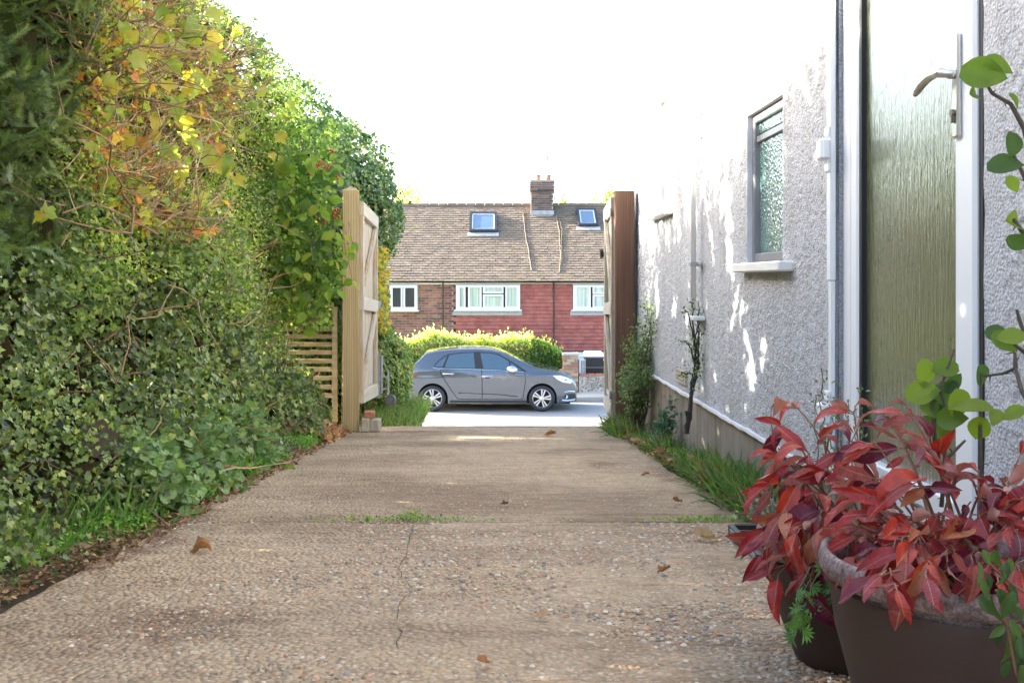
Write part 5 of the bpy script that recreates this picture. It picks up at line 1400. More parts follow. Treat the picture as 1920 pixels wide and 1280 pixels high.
tall = mass('ivy_hedge', [(-1.78, 9.4, .66, .92, 1.1, .92, .34), (-2.5, 9.0, .3, 1.0, 1.4, 1.45, .22), (-1.78, 8.1, .3, .72, .9, 1.42, .28), (-1.62, 9.3, -.35, .62, .9, 1.0, .16)],
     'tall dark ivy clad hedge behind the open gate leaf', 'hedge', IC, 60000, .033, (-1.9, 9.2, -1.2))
n = 900; P = np.stack([-1.15 + .22 * rng.random(n), 8.5 + .5 * rng.random(n), -.45 + .75 * rng.random(n)], 1); px_, _ = proj(P); P = P[px_ < 738]
V, Fs, c = scatter(*T_OVATE, P, droop(len(P)), outward(len(P)), .03 + .03 * rng.random(len(P)), pal(len(P), [(.34, .27, .04), (.28, .26, .05), (.40, .22, .04), (.16, .18, .04)]), np.full(len(P), 1.2))
np_obj('yellow_leaves', V, Fs, M['thin_leaf'], tall, c)['kind'] = 'stuff'
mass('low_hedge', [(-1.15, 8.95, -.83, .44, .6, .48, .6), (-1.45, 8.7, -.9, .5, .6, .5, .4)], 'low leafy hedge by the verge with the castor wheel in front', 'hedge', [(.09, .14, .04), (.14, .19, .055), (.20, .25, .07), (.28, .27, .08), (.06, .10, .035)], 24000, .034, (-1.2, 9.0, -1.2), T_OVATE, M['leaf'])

# grass
def grass(name, P, h0, h1, cols, label, lean=(.1, -.1), spread=.4):
    n = len(P); parts = []
    for k in range(4):
        p = P[k::4]; q = len(p)
        parts.append(scatter(*BLADES[k], p, unit(np.array([lean[0], lean[1], 1.0]) + rng.normal(0, spread, (q, 3)) * [1, 1, .3]), unit(rng.normal(0, 1, (q, 3)) * [1, 1, .2]), h0 + (h1 - h0) * rng.random(q), pal(q, cols), np.full(q, 1.0)))
    V, Fs, c = join(parts); return tag(np_obj(name, V, Fs, M['thin_leaf'], None, c), label, 'grass', kind='stuff')
GC = [(.035, .090, .020), (.055, .12, .025), (.085, .15, .03), (.13, .12, .055)]
def strip_pts(n, fx, y0, y1, clump=0.0):
    y = y0 + (y1 - y0) * rng.random(n); x = fx(n); ok = vnoise(x * 4, y * 3.3, 2) > clump; return np.stack([x, y, gz(y) - .02], 1)[ok]
grass('grass', strip_pts(3200, lambda n: .89 + .16 * rng.random(n), 3.0, 7.5, -.1), .04, .13, GC, 'grass along the foot of the white house wall', (-.35, -.15))
P = np.concatenate([np.stack([cx + rng.normal(0, .045, k), cy + rng.normal(0, sy, k), np.full(k, 0.0)], 1) for cx, cy, sy, k in ((.97, 3.75, .22, 900), (.95, 3.35, .12, 420), (.98, 4.3, .16, 450), (.93, 6.7, .25, 500), (.98, 5.35, .1, 220), (.96, 7.1, .2, 350))]); P[:, 2] = gz(P[:, 1]) - .02
grass('tall_grass', P, .10, .21, [(.030, .070, .020), (.045, .095, .025), (.065, .115, .03), (.12, .11, .055)], 'tufts of long dark green blades beside the plinth', (-.4, -.25), .38)
grass('verge_grass', np.stack([-1.05 + .46 * rng.random(4200), 7.62 + 1.7 * rng.random(4200), np.full(4200, -1.2)], 1) , .06, .18, [(.07, .12, .03), (.10, .15, .04), (.15, .18, .06), (.20, .19, .09)], 'lit green grass on the verge under the castor wheel', (.2, -.1))
P = strip_pts(1100, lambda n: -1.30 + .22 * rng.random(n), 1.8, 4.9, .2); P[:, 2] += .03
grass('bank_grass', P, .07, .20, GC, 'thin grass tufts along the left edge of the drive', (.25, -.2))
def weeds(name, n, fx, y0, y1, cols, label, s0, s1, clump, tm=T_SMALL, hmax=.07):
    P = strip_pts(n, fx, y0, y1, clump); k = len(P); P[:, 2] += .02 + hmax * rng.random(k) ** 1.5
    V, Fs, c = scatter(*tm, P, unit(rng.normal(0, 1, (k, 3)) + [0, 0, .2]), unit(rng.normal(0, .5, (k, 3)) + [0, 0, 1]), s0 + (s1 - s0) * rng.random(k), pal(k, cols)); return tag(np_obj(name, V, Fs, M['leaf'], None, c), label, 'weeds', kind='stuff')
weeds('weeds', 21000, lambda n: -1.30 + .25 * rng.random(n), 1.5, 6.6, [(.10, .22, .03), (.14, .28, .04), (.08, .17, .03)], 'bright green small leaved weeds beside the drive', .008, .018, .02)
weeds('low_weeds', 5000, lambda n: .87 + .16 * rng.random(n), 2.6, 7.4, [(.06, .13, .03), (.09, .18, .035), (.05, .09, .03)], 'small weeds among the grass by the wall', .01, .024, -.1)
P = strip_pts(11000, lambda n: -1.30 + .31 * rng.random(n), 1.0, 7.4, -.6); k = len(P); P[:, 2] = np.maximum(gz(P[:, 1]) + .006, P[:, 2] + .03)
V, Fs, c = scatter(*T_SMALL, P, unit(rng.normal(0, 1, (k, 3)) * [1, 1, .25]), unit(rng.normal(0, .4, (k, 3)) + [0, 0, 1]), .008 + .022 * rng.random(k), pal(k, [(.10, .055, .03), (.16, .09, .05), (.06, .035, .022), (.24, .16, .09)]))
tag(np_obj('leaf_litter', V, Fs, M['dead'], None, c), 'dry leaf litter and debris along the left edge of the drive', 'leaf litter', kind='stuff')
P = strip_pts(3600, lambda n: .85 + .2 * rng.random(n) ** 1.4, 2.6, 7.4, -.15); k = len(P); P[:, 2] = gz(P[:, 1]) + .006 + .05 * rng.random(k)
V, Fs, c = scatter(*T_OVATE, P, unit(rng.normal(0, 1, (k, 3)) * [1, 1, .3]), unit(rng.normal(0, .5, (k, 3)) + [0, 0, 1]), .008 + .026 * rng.random(k) ** 2, pal(k, [(.14, .075, .04), (.22, .12, .06), (.07, .045, .03), (.30, .18, .10)]))
tag(np_obj('leaf_litter', V, Fs, M['dead'], None, c), 'dry leaf litter among the grass by the white wall', 'leaf litter', kind='stuff')
P = strip_pts(6000, lambda n: -1.30 + .26 * rng.random(n), .7, 2.9, -.9); k = len(P); P[:, 2] += .035 + .02 * rng.random(k)
V, Fs, c = scatter(*T_OVATE, P, unit(rng.normal(0, 1, (k, 3)) * [1, 1, .25]), unit(rng.normal(0, .4, (k, 3)) + [0, 0, 1]), .006 + .022 * rng.random(k) ** 2, pal(k, [(.10, .055, .03), (.16, .09, .05), (.05, .032, .02), (.26, .17, .10), (.07, .09, .03)]))
tag(np_obj('leaf_litter', V, Fs, M['dead'], None, c), 'crumbled leaf litter at the near left corner of the drive', 'leaf litter', kind='stuff')
n = 700; P = np.stack([-1.0 - .30 * rng.random(n), 6.1 + .8 * rng.random(n), np.zeros(n)], 1); P[:, 2] = gz(P[:, 1]) + .01 + .11 * rng.random(n) * np.clip((-1.0 - P[:, 0]) / .2, 0.15, 1)
V, Fs, c = scatter(*T_OVATE, P, unit(rng.normal(0, 1, (n, 3))), unit(rng.normal(0, .7, (n, 3)) + [0, 0, 1]), .03 + .03 * rng.random(n), pal(n, [(.30, .16, .09), (.38, .23, .14), (.20, .10, .06)]), np.full(n, 1.2))
tag(np_obj('dead_leaf_heap', V, Fs, M['dead'], None, c), 'heap of brown dead leaves at the foot of the pale post', 'leaf litter', kind='stuff')
# moss and weeds in the joint
n = 870; x = np.concatenate([rng.normal(-.28, .14, 350), rng.normal(-.27, .02, 120), rng.normal(.72, .10, 400)]); y = JOINT + rng.normal(0, .010, n) + np.where(x > .5, rng.normal(0, .02, n), 0)
P = np.stack([x, y, gz(y) + .002 + .012 * rng.random(n) * (1 + 1.5 * (np.abs(x + .27) < .04))], 1)
V, Fs, c = scatter(*T_SMALL, P, unit(rng.normal(0, 1, (n, 3)) + [0, 0, .3]), unit(rng.normal(0, .6, (n, 3)) + [0, 0, 1]), .006 + .010 * rng.random(n), pal(n, [(.12, .20, .04), (.18, .24, .05), (.08, .15, .03)]))
np_obj('joint_moss', V, Fs, M['leaf'], drive, c)['kind'] = 'stuff'
# ------------------------------------------------------------------ small shrubs against the wall
def branchy(o, root, tips, r0, cols, leaf_n, leaf_s, stem_c, tmpl=T_SMALL, spread=.03, m=None, side=3):
    st = MB(); P, D = [], []
    for path in tips:
        pts = [Vector(root)] + [Vector(p) for p in path]; fine = []
        for a, b_ in zip(pts[:-1], pts[1:]):
            for t in np.linspace(0, 1, 6)[:-1]: fine.append(a.lerp(b_, t) + Vector(rng.normal(0, .004, 3)))
        fine.append(pts[-1]); k = len(fine)
        st.tube(fine, [r0 * (1 - .85 * i / k) + .001 for i in range(k)], 5)
        for _ in range(leaf_n):
            t = .35 + .65 * random.random(); i = min(k - 2, int(t * (k - 1))); p = fine[i].lerp(fine[i + 1], random.random()) + Vector(rng.normal(0, spread, 3)); P.append(p); D.append((fine[i + 1] - fine[i]).normalized() * .8 + Vector(rng.normal(0, .7, 3)))
    st.build('stems', mat('stem_bark', stem_c, 0.9, var=0.2, scale=30), o)['kind'] = 'stuff'
    P, D = np.array(P), np.array(D); n = len(P)
    if n:
        V, Fs, c = scatter(*tmpl, P, D, unit(rng.normal(0, 1, (n, 3)) + [-.4, -.4, .5]), leaf_s * (.6 + .8 * rng.random(n)), pal(n, cols)); np_obj('foliage', V, Fs, m or M['leaf'], o, c)['kind'] = 'stuff'
SC = [(.06, .10, .04), (.10, .14, .06), (.14, .18, .075), (.04, .07, .035)]
s1 = thing('wall_shrub', (.98, 6.7, -1.06), 'bushy green shrub growing between the brown gate post and the house wall', 'shrub')
ry = 6.5; tips = []
for px, py in ((1213, 572), (1222, 590), (1195, 615), (1180, 640), (1235, 640), (1215, 620), (1228, 665), (1175, 690), (1168, 715), (1190, 680), (1205, 660), (1240, 690), (1168, 735), (1185, 735), (1215, 700), (1200, 720), (1222, 720), (1178, 750)):
    y = random.uniform(6.2, 6.75); p = Vector(at(px, py, y)); p.x = min(p.x, 1.04); tips.append([Vector((.98, 6.6, -.85)) + Vector(rng.normal(0, .03, 3)), Vector(((.98 + p.x) / 2, (6.6 + y) / 2, (p.z - .6) / 2)) + Vector(rng.normal(0, .03, 3)), p])
branchy(s1, (.98, 6.65, -1.07), tips, .007, SC, 260, .021, (.12, .08, .05), T_SMALL, .032)
s2 = thing('wall_shrub', (.985, 4.95, -.93), 'bare stemmed shrub with few leaves leaning on the wall under the waste pipe', 'shrub')
def q(px, py, y=4.95): 
    p = Vector(at(px, py, y)); p.x = min(p.x, 1.045); return p
tips = [[q(1296, 745), q(1300, 715), q(1312, 690), q(1305, 660), q(1298, 610), q(1300, 580), q(1295, 565)], [q(1296, 745), q(1300, 715), q(1310, 680), q(1318, 640), q(1316, 600), q(1322, 565)],
        [q(1296, 745), q(1300, 715), q(1310, 685), q(1322, 665), q(1332, 640), q(1334, 620)], [q(1296, 745), q(1302, 712), q(1300, 660), q(1285, 640), q(1275, 640)], [q(1296, 745), q(1302, 712), q(1312, 690), q(1325, 690)],
        [q(1296, 745), q(1298, 700), q(1280, 700), q(1272, 705)], [q(1296, 745), q(1306, 690), q(1303, 640), q(1290, 590), q(1283, 580)], [q(1296, 745), q(1306, 690), q(1306, 630), q(1310, 590), q(1325, 585)]]
branchy(s2, q(1288, 812), tips, .007, SC + [(.14, .17, .06)], 46, .017, (.05, .04, .035), T_SMALL, .020)
m = MB(); m.tube([q(1288, 812), q(1290, 785), q(1286, 770)], [.012, .009, .007], 7); m.tube([q(1288, 812), q(1295, 770), q(1297, 740)], [.011, .009, .007], 7); m.build('stump', mat('dark_bark', (.045, .035, .03), .9, var=.3), s2)
s3 = thing('spurge_plant', (.99, 5.6, -.97), 'small blue green leafy weed at the foot of the plinth between the two shrubs', 'plant')
tips = [[Vector((.99, 5.6, -.9)) + Vector(rng.normal(0, .02, 3)), Vector(at(px, py, 5.55))] for px, py in ((1257, 745), (1250, 770), (1240, 775), (1265, 775), (1258, 790), (1246, 795))]
branchy(s3, (.99, 5.6, -.98), tips, .004, [(.05, .10, .07), (.07, .13, .09), (.04, .08, .06)], 60, .03, (.10, .10, .06), T_OVATE, .018)
s4 = thing('lavender_plant', (.86, 2.95, -.77), 'dry grey wispy stems beside the drive behind the red plant', 'plant')
tips = []
for _ in range(46):
    a = rng.normal(0, 1, 3); tips.append([Vector((.87 + .03 * a[0], 3.02 + .05 * a[1], -.74)), Vector((.87 + .05 * a[0] - .02, 3.0 + .08 * a[1], -.71 + .04 * abs(a[2])))])
branchy(s4, (.88, 3.0, -.78), tips, .0022, [(.16, .16, .13), (.22, .21, .17)], 10, .014, (.24, .21, .18), T_SMALL, .01)
s5 = thing('wispy_plant', (.98, 2.75, -.76), 'tall wispy seed stems in front of the door edge', 'plant')
tips = []
for px, py in ((1540, 690), (1575, 725), (1590, 750), (1605, 765), (1560, 780), (1545, 800), (1448, 760), (1530, 740), (1600, 800), (1615, 720)):
    y = 2.72 if px > 1500 else 3.3; p = Vector(at(px, py, y)); tips.append([p + Vector((.02, .03, -.22)), p + Vector((.0, 0.0, -.1)), p])
branchy(s5, (.98, 2.8, -.76), tips, .0016, [(.10, .14, .06), (.16, .17, .09), (.14, .09, .06)], 34, .012, (.14, .15, .08), T_SMALL, .012)

# ------------------------------------------------------------------ pots, tray, red plants
def pot(cx, cy, zb, zt, r0, r1, label, c, group):
    o = thing('plant_pot', (cx, cy, zb), label, 'pot', group); H = zt - zb; m = MB()
    m.lathe([(0, 0), (r0 * .96, 0), (r0, .01), (r0 + (r1 - r0) * .35, H * .30), (r0 + (r1 - r0) * .72, H * .6), (r1 * .955, H - .055), (r1 * .95, H - .045)], 56, Matrix.Translation((cx, cy, zb)))
    m.build('pot_wall', mat('pot_clay', c, 0.55, var=0.18, scale=6, bumps=0.12, bscale=30, coord='World'), o, smooth=True)
    m = MB(); m.lathe([(r1 * .94, H - .036), (r1 * 1.0, H - .035), (r1 * 1.025, H - .028), (r1 * 1.03, H - .016), (r1 * 1.012, H - .004), (r1 * .985, H), (r1 * .955, H - .004), (r1 * .945, H - .012), (r1 * .915, H - .010), (r1 * .90, H - .018), (r1 * .89, H - .06)], 56, Matrix.Translation((cx, cy, zb)))
    mm, nt, b, oo = new_mat('dusty_clay'); n = noise_node(nt, 34, 6, .75, 'World'); n2 = noise_node(nt, 160, 3, .7, 'World')
    r_ = ramp(nt, n.outputs['Fac'], [(.30, tuple(x * 1.5 for x in c)), (.56, (.30, .215, .205))]); r2 = ramp(nt, n2.outputs['Fac'], [(.40, (.55, .5, .5)), (.55, (1, 1, 1))])
    nt.links.new(mixc(nt, 1.0, r_.outputs[0], r2.outputs[0], 'MULTIPLY'), b.inputs['Base Color']); b.inputs['Roughness'].default_value = .75; bump(nt, b, n2.outputs['Fac'], .2, .002)
    m.build('rim', mm, o, smooth=True)
    m = MB(); m.lathe([(0, H - .045), (r1 * .5, H - .04), (r1 * .9, H - .05)], 30, Matrix.Translation((cx, cy, zb))); m.build('compost', M['soil_and_crack'], o)
    return o
P1 = (.655, 1.36); P2 = (.655, 1.78)
pot(*P1, float(gz(P1[1])) + .002, -.378, .128, .186, 'large brown clay coloured pot in the front corner with dusty rim', (.050, .027, .021), 'brown plant pots with red leaved plants')
pot(*P2, float(gz(P2[1])) + .002, -.455, .105, .166, 'smaller dark brown pot standing behind the large front pot', (.042, .022, .017), 'brown plant pots with red leaved plants')
tr = thing('plastic_tray', (.80, 2.78, -.76), 'black plastic slotted plant tray lying on the drive under the red leaves', 'tray')
zt = float(gz(2.8)); m = MB()
T = Matrix.Translation((.835, 2.76, zt + .02)) @ Matrix.Rotation(R(0), 4, 'Z')
for sx_, sy_, ox, oy in ((.016, .34, -.12, 0), (.016, .34, .12, 0), (.224, .016, 0, -.162), (.224, .016, 0, .162)): m.obox(T @ Matrix.Translation((ox, oy, 0)), sx_, sy_, .036, .003)
m.build('tray_rim', M['black_plastic'], tr)
m = MB()
for k in range(6): m.obox(T @ Matrix.Translation((-.09 + k * .036, 0, -.004)), .010, .306, .012)
for k in range(4): m.obox(T @ Matrix.Translation((0, -.12 + k * .08, .004)), .222, .010, .010)
m.build('tray_bars', M['black_plastic'], tr)
for k in range(3):
    m = MB(); m.obox(T @ Matrix.Translation((-.1295, -.11 + k * .11, .004)), .003, .055, .012); m.build('slot_edge', mat('worn_plastic', (.30, .30, .31), .4), tr)

def peony_mesh(k):
    r_ = random.Random(k); v, f = [], []; curl = r_.uniform(-.2, 2.3); fold = r_.uniform(.1, 1.1); wd = r_.uniform(.145, .235); tw = r_.uniform(-1.2, 1.2); n = 8; sw = r_.uniform(-.18, .18)
    for i in range(n + 1):
        t = i / n; w = wd * math.sin(math.pi * min(1, t * .95 + .05)) ** .75 * (1 - .3 * t * t)
        ang = curl * t; y = math.sin(ang) / curl if abs(curl) > .05 else t; z = -(1 - math.cos(ang)) / curl if abs(curl) > .05 else 0
        for s_ in (-1, -.55, 0, .55, 1):
            lx = s_ * w; lz = fold * abs(lx) - (.30 * w if abs(s_) == 1 and r_.random() < .3 else 0) + .012 * math.sin(11 * t + 5 * s_ + k); a = tw * t
            v.append((lx * math.cos(a) - lz * math.sin(a) + sw * t * t, y, z + lx * math.sin(a) + lz * math.cos(a)))
        if i:
            for j in range(4): a = (i - 1) * 5 + j; f.append((a, a + 1, a + 6, a + 5))
    return v, f
m, nt, b, o = new_mat('red_leaf')
a = nt.nodes.new('ShaderNodeAttribute'); a.attribute_name = 'Col'
n = noise_node(nt, 3.0, 5, .6); n2 = noise_node(nt, 1.0, 2, .5, 'Object', (2.2, 26, 1)); g = nt.nodes.new('ShaderNodeNewGeometry')
r_ = ramp(nt, n.outputs['Fac'], [(.32, (.65, .6, .75)), (.7, (1.35, 1.25, 1.0))])
top = mixc(nt, 1.0, a.outputs['Color'], r_.outputs[0], 'MULTIPLY')
tc = nt.nodes.new('ShaderNodeTexCoord'); sx_ = nt.nodes.new('ShaderNodeSeparateXYZ'); nt.links.new(tc.outputs['Object'], sx_.inputs[0])
ab = nt.nodes.new('ShaderNodeMath'); ab.operation = 'ABSOLUTE'; nt.links.new(sx_.outputs[0], ab.inputs[0])
mr = ramp(nt, ab.outputs[0], [(.004, (.55, .55, .55)), (.013, (0, 0, 0))])
top = mixc(nt, mr.outputs[0], top, (.42, .22, .14))
und = mixc(nt, .60, a.outputs['Color'], (.52, .33, .28))
src = mixc(nt, g.outputs['Backfacing'], top, und)
nt.links.new(src, b.inputs['Base Color']); b.inputs['Roughness'].default_value = .42; b.inputs['Specular IOR Level'].default_value = .45
bump(nt, b, n2.outputs['Fac'], .25, .01)
t_ = nt.nodes.new('ShaderNodeBsdfTranslucent'); nt.links.new(mixc(nt, 1.0, src, (1.5, .9, .7), 'MULTIPLY'), t_.inputs[0])
mx = nt.nodes.new('ShaderNodeMixShader'); mx.inputs[0].default_value = .22; nt.links.new(b.outputs[0], mx.inputs[1]); nt.links.new(t_.outputs[0], mx.inputs[2]); nt.links.new(mx.outputs[0], o.inputs[0])
RC = [(.22, .014, .022), (.31, .022, .022), (.13, .013, .036), (.38, .042, .024), (.24, .042, .034), (.30, .095, .04)]
pm = leaf_meshes(peony_mesh, 'red_leaflet', RC, m, 6)
M['red_stem'] = mat('red_stem', (.20, .085, .05), .6, var=.2)
def peony(pc, ztop_, label, tips, lsz):
    o = thing('red_leaf_plant', (pc[0], pc[1], ztop_ - .05), label, 'plant', 'red leaved plants in the brown pots'); base = wloc(o); st = MB(); cnt = 0
    for px, py, y, k in tips:
        tip = Vector(at(px, py, y)); r0 = Vector((pc[0] + random.uniform(-.06, .06), pc[1] + random.uniform(-.06, .06), ztop_ - .05)); rad = tip - r0; out = Vector((rad.x, rad.y, 0))
        mid = r0.lerp(tip, .55) + Vector((0, 0, max(.02, .22 * rad.length))) ; pts = [(1 - t) ** 2 * r0 + 2 * t * (1 - t) * mid + t * t * tip for t in map(float, np.linspace(0, 1, 10))]
        st.tube(pts, [.0028 - .0016 * i / 9 for i in range(10)], 5)
        axis = (pts[-1] - pts[-3]).normalized(); axis.z -= .35; axis.normalize()
        side = axis.cross(Vector((0, 0, 1))); side = side.normalized() if side.length > .05 else Vector((1, 0, 0))
        for j in range(k):
            f_ = (j / (k - 1) * 2 - 1) if k > 1 else 0
            d = axis + side * f_ * 1.1 + Vector((0, 0, -1.1 * random.random() ** 1.4)) + Vector(rng.normal(0, .28, 3)); nr = Vector((-.25, -.55, .8)) + Vector(rng.normal(0, .55, 3))
            p0 = pts[-1] - axis * .02 * abs(f_) * random.uniform(.4, 2.0); q_ = p0 + d.normalized() * .012
            st.tube([p0, q_], .0012, 4)
            put_leaf(random.choice(pm[:24] if random.random() < .80 else pm[24:]), q_, d, nr, lsz * random.uniform(.5, 1.2) * (1.15 if abs(f_) < .3 else .95), o, 'leaf', base); cnt += 1
    st.build('stems', M['red_stem'], o)['kind'] = 'stuff'; return cnt
T1 = [(1655, 775, 1.55, 4), (1700, 770, 1.50, 4), (1640, 830, 1.45, 5), (1690, 830, 1.45, 5), (1745, 830, 1.40, 5), (1760, 880, 1.36, 6), (1720, 900, 1.34, 6), (1650, 900, 1.42, 5), (1600, 930, 1.45, 5), (1595, 890, 1.5, 4), (1690, 970, 1.32, 5),
      (1760, 960, 1.30, 6), (1800, 1000, 1.25, 5), (1850, 960, 1.28, 6), (1885, 905, 1.3, 5), (1835, 880, 1.38, 4), (1900, 990, 1.22, 5), (1860, 1040, 1.20, 4), (1770, 1040, 1.20, 4), (1680, 1010, 1.26, 5), (1650, 1080, 1.18, 4), (1735, 1075, 1.17, 3), (1720, 1010, 1.25, 5), (1910, 860, 1.35, 4), (1820, 1040, 1.2, 3), (1905, 1060, 1.18, 4), (1790, 900, 1.4, 4), (1840, 920, 1.33, 5), (1665, 1110, 1.15, 2)]
T2 = [(1490, 760, 1.85, 3), (1470, 800, 1.80, 4), (1455, 850, 1.75, 5), (1510, 840, 1.72, 5), (1560, 800, 1.78, 4), (1600, 770, 1.80, 4), (1450, 905, 1.70, 5), (1500, 900, 1.66, 5), (1550, 880, 1.66, 5), (1470, 960, 1.62, 5), (1440, 990, 1.62, 5), (1430, 1030, 1.58, 4), (1480, 1040, 1.55, 5), (1500, 990, 1.56, 5), (1540, 960, 1.58, 5), (1545, 1030, 1.52, 4), (1580, 990, 1.55, 4),
      (1520, 1080, 1.50, 3), (1460, 1075, 1.55, 3), (1575, 840, 1.7, 4), (1610, 850, 1.65, 4), (1480, 870, 1.7, 4), (1530, 920, 1.62, 4), (1590, 905, 1.6, 4), (1500, 1110, 1.5, 2)]
T1 += [(1600, 985, 1.42, 4), (1655, 1005, 1.40, 4), (1705, 1005, 1.36, 4), (1765, 1025, 1.3, 4), (1825, 1045, 1.28, 4), (1875, 1055, 1.28, 4), (1580, 1010, 1.42, 4), (1625, 1040, 1.34, 4), (1600, 1000, 1.38, 4), (1560, 985, 1.46, 4), (1740, 1050, 1.22, 4), (1680, 950, 1.33, 5), (1700, 1040, 1.22, 3), (1640, 1030, 1.30, 3), (1750, 1000, 1.25, 4), (1870, 1080, 1.17, 3), (1640, 960, 1.35, 4), (1890, 950, 1.25, 4)]
peony(P1, -.40, 'red and crimson leaved plant spilling over the large front pot', T1, .064)
peony(P2, -.47, 'red and pinkish leaved plant drooping over the drive from the rear pot', T2 + [(1560, 1000, 1.5, 3), (1600, 960, 1.5, 4)], .070)
# geranium like leaves under the red plant
def frond(k):
    v, f = [(0, 0, 0)], []
    for j in range(7):
        a = math.pi * (.05 + .9 * j / 6); rr = .9 if j % 2 else 1.0
        for da, r_ in ((-.19, .55), (0, rr), (.19, .55)): v.append((r_ * math.cos(a + da), .15 + r_ * math.sin(a + da) * .85, -.12 * r_ * r_ + .05 * (j % 2)))
        b_ = 1 + 3 * j; f += [(0, b_, b_ + 1), (0, b_ + 1, b_ + 2)]
    return v, [np.array(f)]
ger = thing('cut_leaf_plant', (.56, 1.6, -.5), 'small green cut leaved plant hanging over the rear pot beside the rim', 'plant')
P = []; D = []
for px, py, n in ((1555, 1085, 14), (1520, 1110, 12), (1580, 1080, 10), (1500, 1150, 9), (1545, 1120, 12), (1560, 1060, 8), (1490, 1170, 5), (1610, 1010, 6)):
    for _ in range(n): P.append(at(px + random.gauss(0, 12), py + random.gauss(0, 12), 1.52 + random.uniform(-.05, .05)))
P = np.array(P); n = len(P)
V, Fs, c = scatter(*frond(0), P, unit(np.array([-.3, -.3, -.5]) + rng.normal(0, .6, (n, 3))), unit(np.array([-.2, -.8, .6]) + rng.normal(0, .4, (n, 3))), .013 + .010 * rng.random(n), pal(n, [(.06, .13, .03), (.09, .18, .04), (.045, .09, .03)]))
np_obj('foliage', V, Fs, M['leaf'], ger, c)['kind'] = 'stuff'
m = MB()
for k in range(0, n, 3): p = Vector(P[k]); m.tube([p, p + Vector((.03, .03, .03)), Vector((.60, 1.62, -.47))], .0012, 4)
m.build('stems', mat('green_stem', (.10, .13, .05), .7), ger)['kind'] = 'stuff'
# rose growing from behind the pot
rose = thing('rose_bush', (.70, 1.5, -.40), 'thorny green leaved rose stems in front of the door frame and the wall', 'rose'); base = wloc(rose)
rm = leaf_meshes(ovate_mesh, 'rose_leaf', [(.11, .18, .028), (.17, .24, .035), (.06, .11, .035)], M['thin_leaf'], 3)
LV = [(1735, 700, 44, 1.5), (1770, 690, 42, 1.5), (1790, 715, 30, 1.5), (1730, 735, 50, 1.5), (1765, 745, 48, 1.5), (1800, 760, 58, 1.45), (1785, 785, 46, 1.45), (1745, 765, 34, 1.5), (1758, 775, 30, 1.5), (1822, 760, 62, 1.42), (1845, 705, 36, 1.45), (1868, 780, 34, 1.45), (1835, 805, 44, 1.45), (1780, 725, 28, 1.5), (1885, 640, 42, 1.3), (1870, 625, 36, 1.32), (1900, 775, 36, 1.3),
      (1845, 140, 66, 1.2), (1830, 175, 30, 1.22), (1870, 120, 46, 1.2), (1900, 270, 46, 1.2), (1885, 310, 50, 1.2), (1905, 190, 30, 1.2), (1902, 415, 54, 1.15), (1912, 455, 40, 1.15), (1900, 345, 28, 1.2), (1895, 630, 40, 1.25), (1750, 800, 40, 1.5), (1770, 810, 36, 1.48)]
st = MB()
def P_(px, py, y): return Vector(at(px, py, y))
canes = [[(1765, 950, 1.5), (1770, 900, 1.5), (1773, 820, 1.5), (1778, 780, 1.5), (1762, 730, 1.5), (1790, 655, 1.5)], [(1755, 850, 1.5), (1748, 770, 1.5), (1745, 735, 1.5)], [(1838, 900, 1.45), (1838, 800, 1.45), (1840, 700, 1.45)],
         [(1950, 800, 1.35), (1915, 730, 1.38), (1904, 690, 1.4), (1880, 700, 1.42), (1845, 705, 1.45)], [(1904, 690, 1.4), (1903, 660, 1.4)], [(1960, 690, 1.28), (1920, 660, 1.28), (1892, 637, 1.28)], [(1935, 650, 1.3), (1915, 610, 1.3), (1906, 580, 1.3)],
         [(1945, 330, 1.2), (1920, 240, 1.2), (1895, 195, 1.2), (1860, 175, 1.2), (1845, 150, 1.2)], [(1945, 440, 1.18), (1925, 340, 1.2), (1900, 290, 1.2)], [(1950, 500, 1.15), (1920, 440, 1.15), (1900, 410, 1.15)], [(1775, 860, 1.5), (1810, 825, 1.5)], [(1950, 800, 1.35), (1965, 690, 1.28), (1950, 500, 1.15), (1945, 330, 1.2), (1960, 200, 1.2)], [(1900, 1000, 1.4), (1950, 800, 1.35)]]
for c_ in canes:
    pts = [P_(*p) for p in c_]; fine = []
    for a, b_ in zip(pts[:-1], pts[1:]): fine += [a.lerp(b_, t) for t in (0, .33, .66)]
    fine.append(pts[-1]); st.tube(fine, [.0034 - .0018 * i / len(fine) for i in range(len(fine))], 6)
    for p in fine[1::2]: st.tube([p, p + Vector(rng.normal(0, .006, 3))], [.0016, .0002], 4)
st.build('canes', mat('rose_cane', (.075, .06, .045), .7, var=.3, scale=40), rose)
for px, py, s_, y in LV:
    p = P_(px, py, y); s_ = s_ * y / F * 1.25; d = Vector((random.uniform(-1, 1), random.uniform(-.5, .3), random.uniform(-.9, .3))); d.normalize(); nr = Vector((-.1, -.9, .4)) + Vector(rng.normal(0, .3, 3))
    put_leaf(random.choice(rm), p - d * s_ * .5, d, nr, s_, rose, 'leaf', base, 1.15)
mm_ = leaf_meshes(ovate_mesh, 'trailing_leaf', [(.06, .115, .03), (.09, .15, .04), (.045, .085, .028)], M['leaf'], 3)
mint = thing('trailing_plant', (.86, 1.2, -.5), 'trailing green leaved stems hanging in front of the large pot at the frame edge', 'plant'); base = wloc(mint); st = MB()
for c_ in ([(1835, 1035, 1.12), (1870, 1070, 1.12), (1900, 1095, 1.12), (1935, 1120, 1.12)], [(1868, 1105, 1.12), (1885, 1160, 1.12), (1895, 1210, 1.12), (1905, 1260, 1.12), (1925, 1300, 1.12)], [(1910, 1170, 1.12), (1930, 1200, 1.12)]):
    st.tube([P_(*p) for p in c_], .0016, 5)
st.build('stems', M['red_stem'], mint)['kind'] = 'stuff'
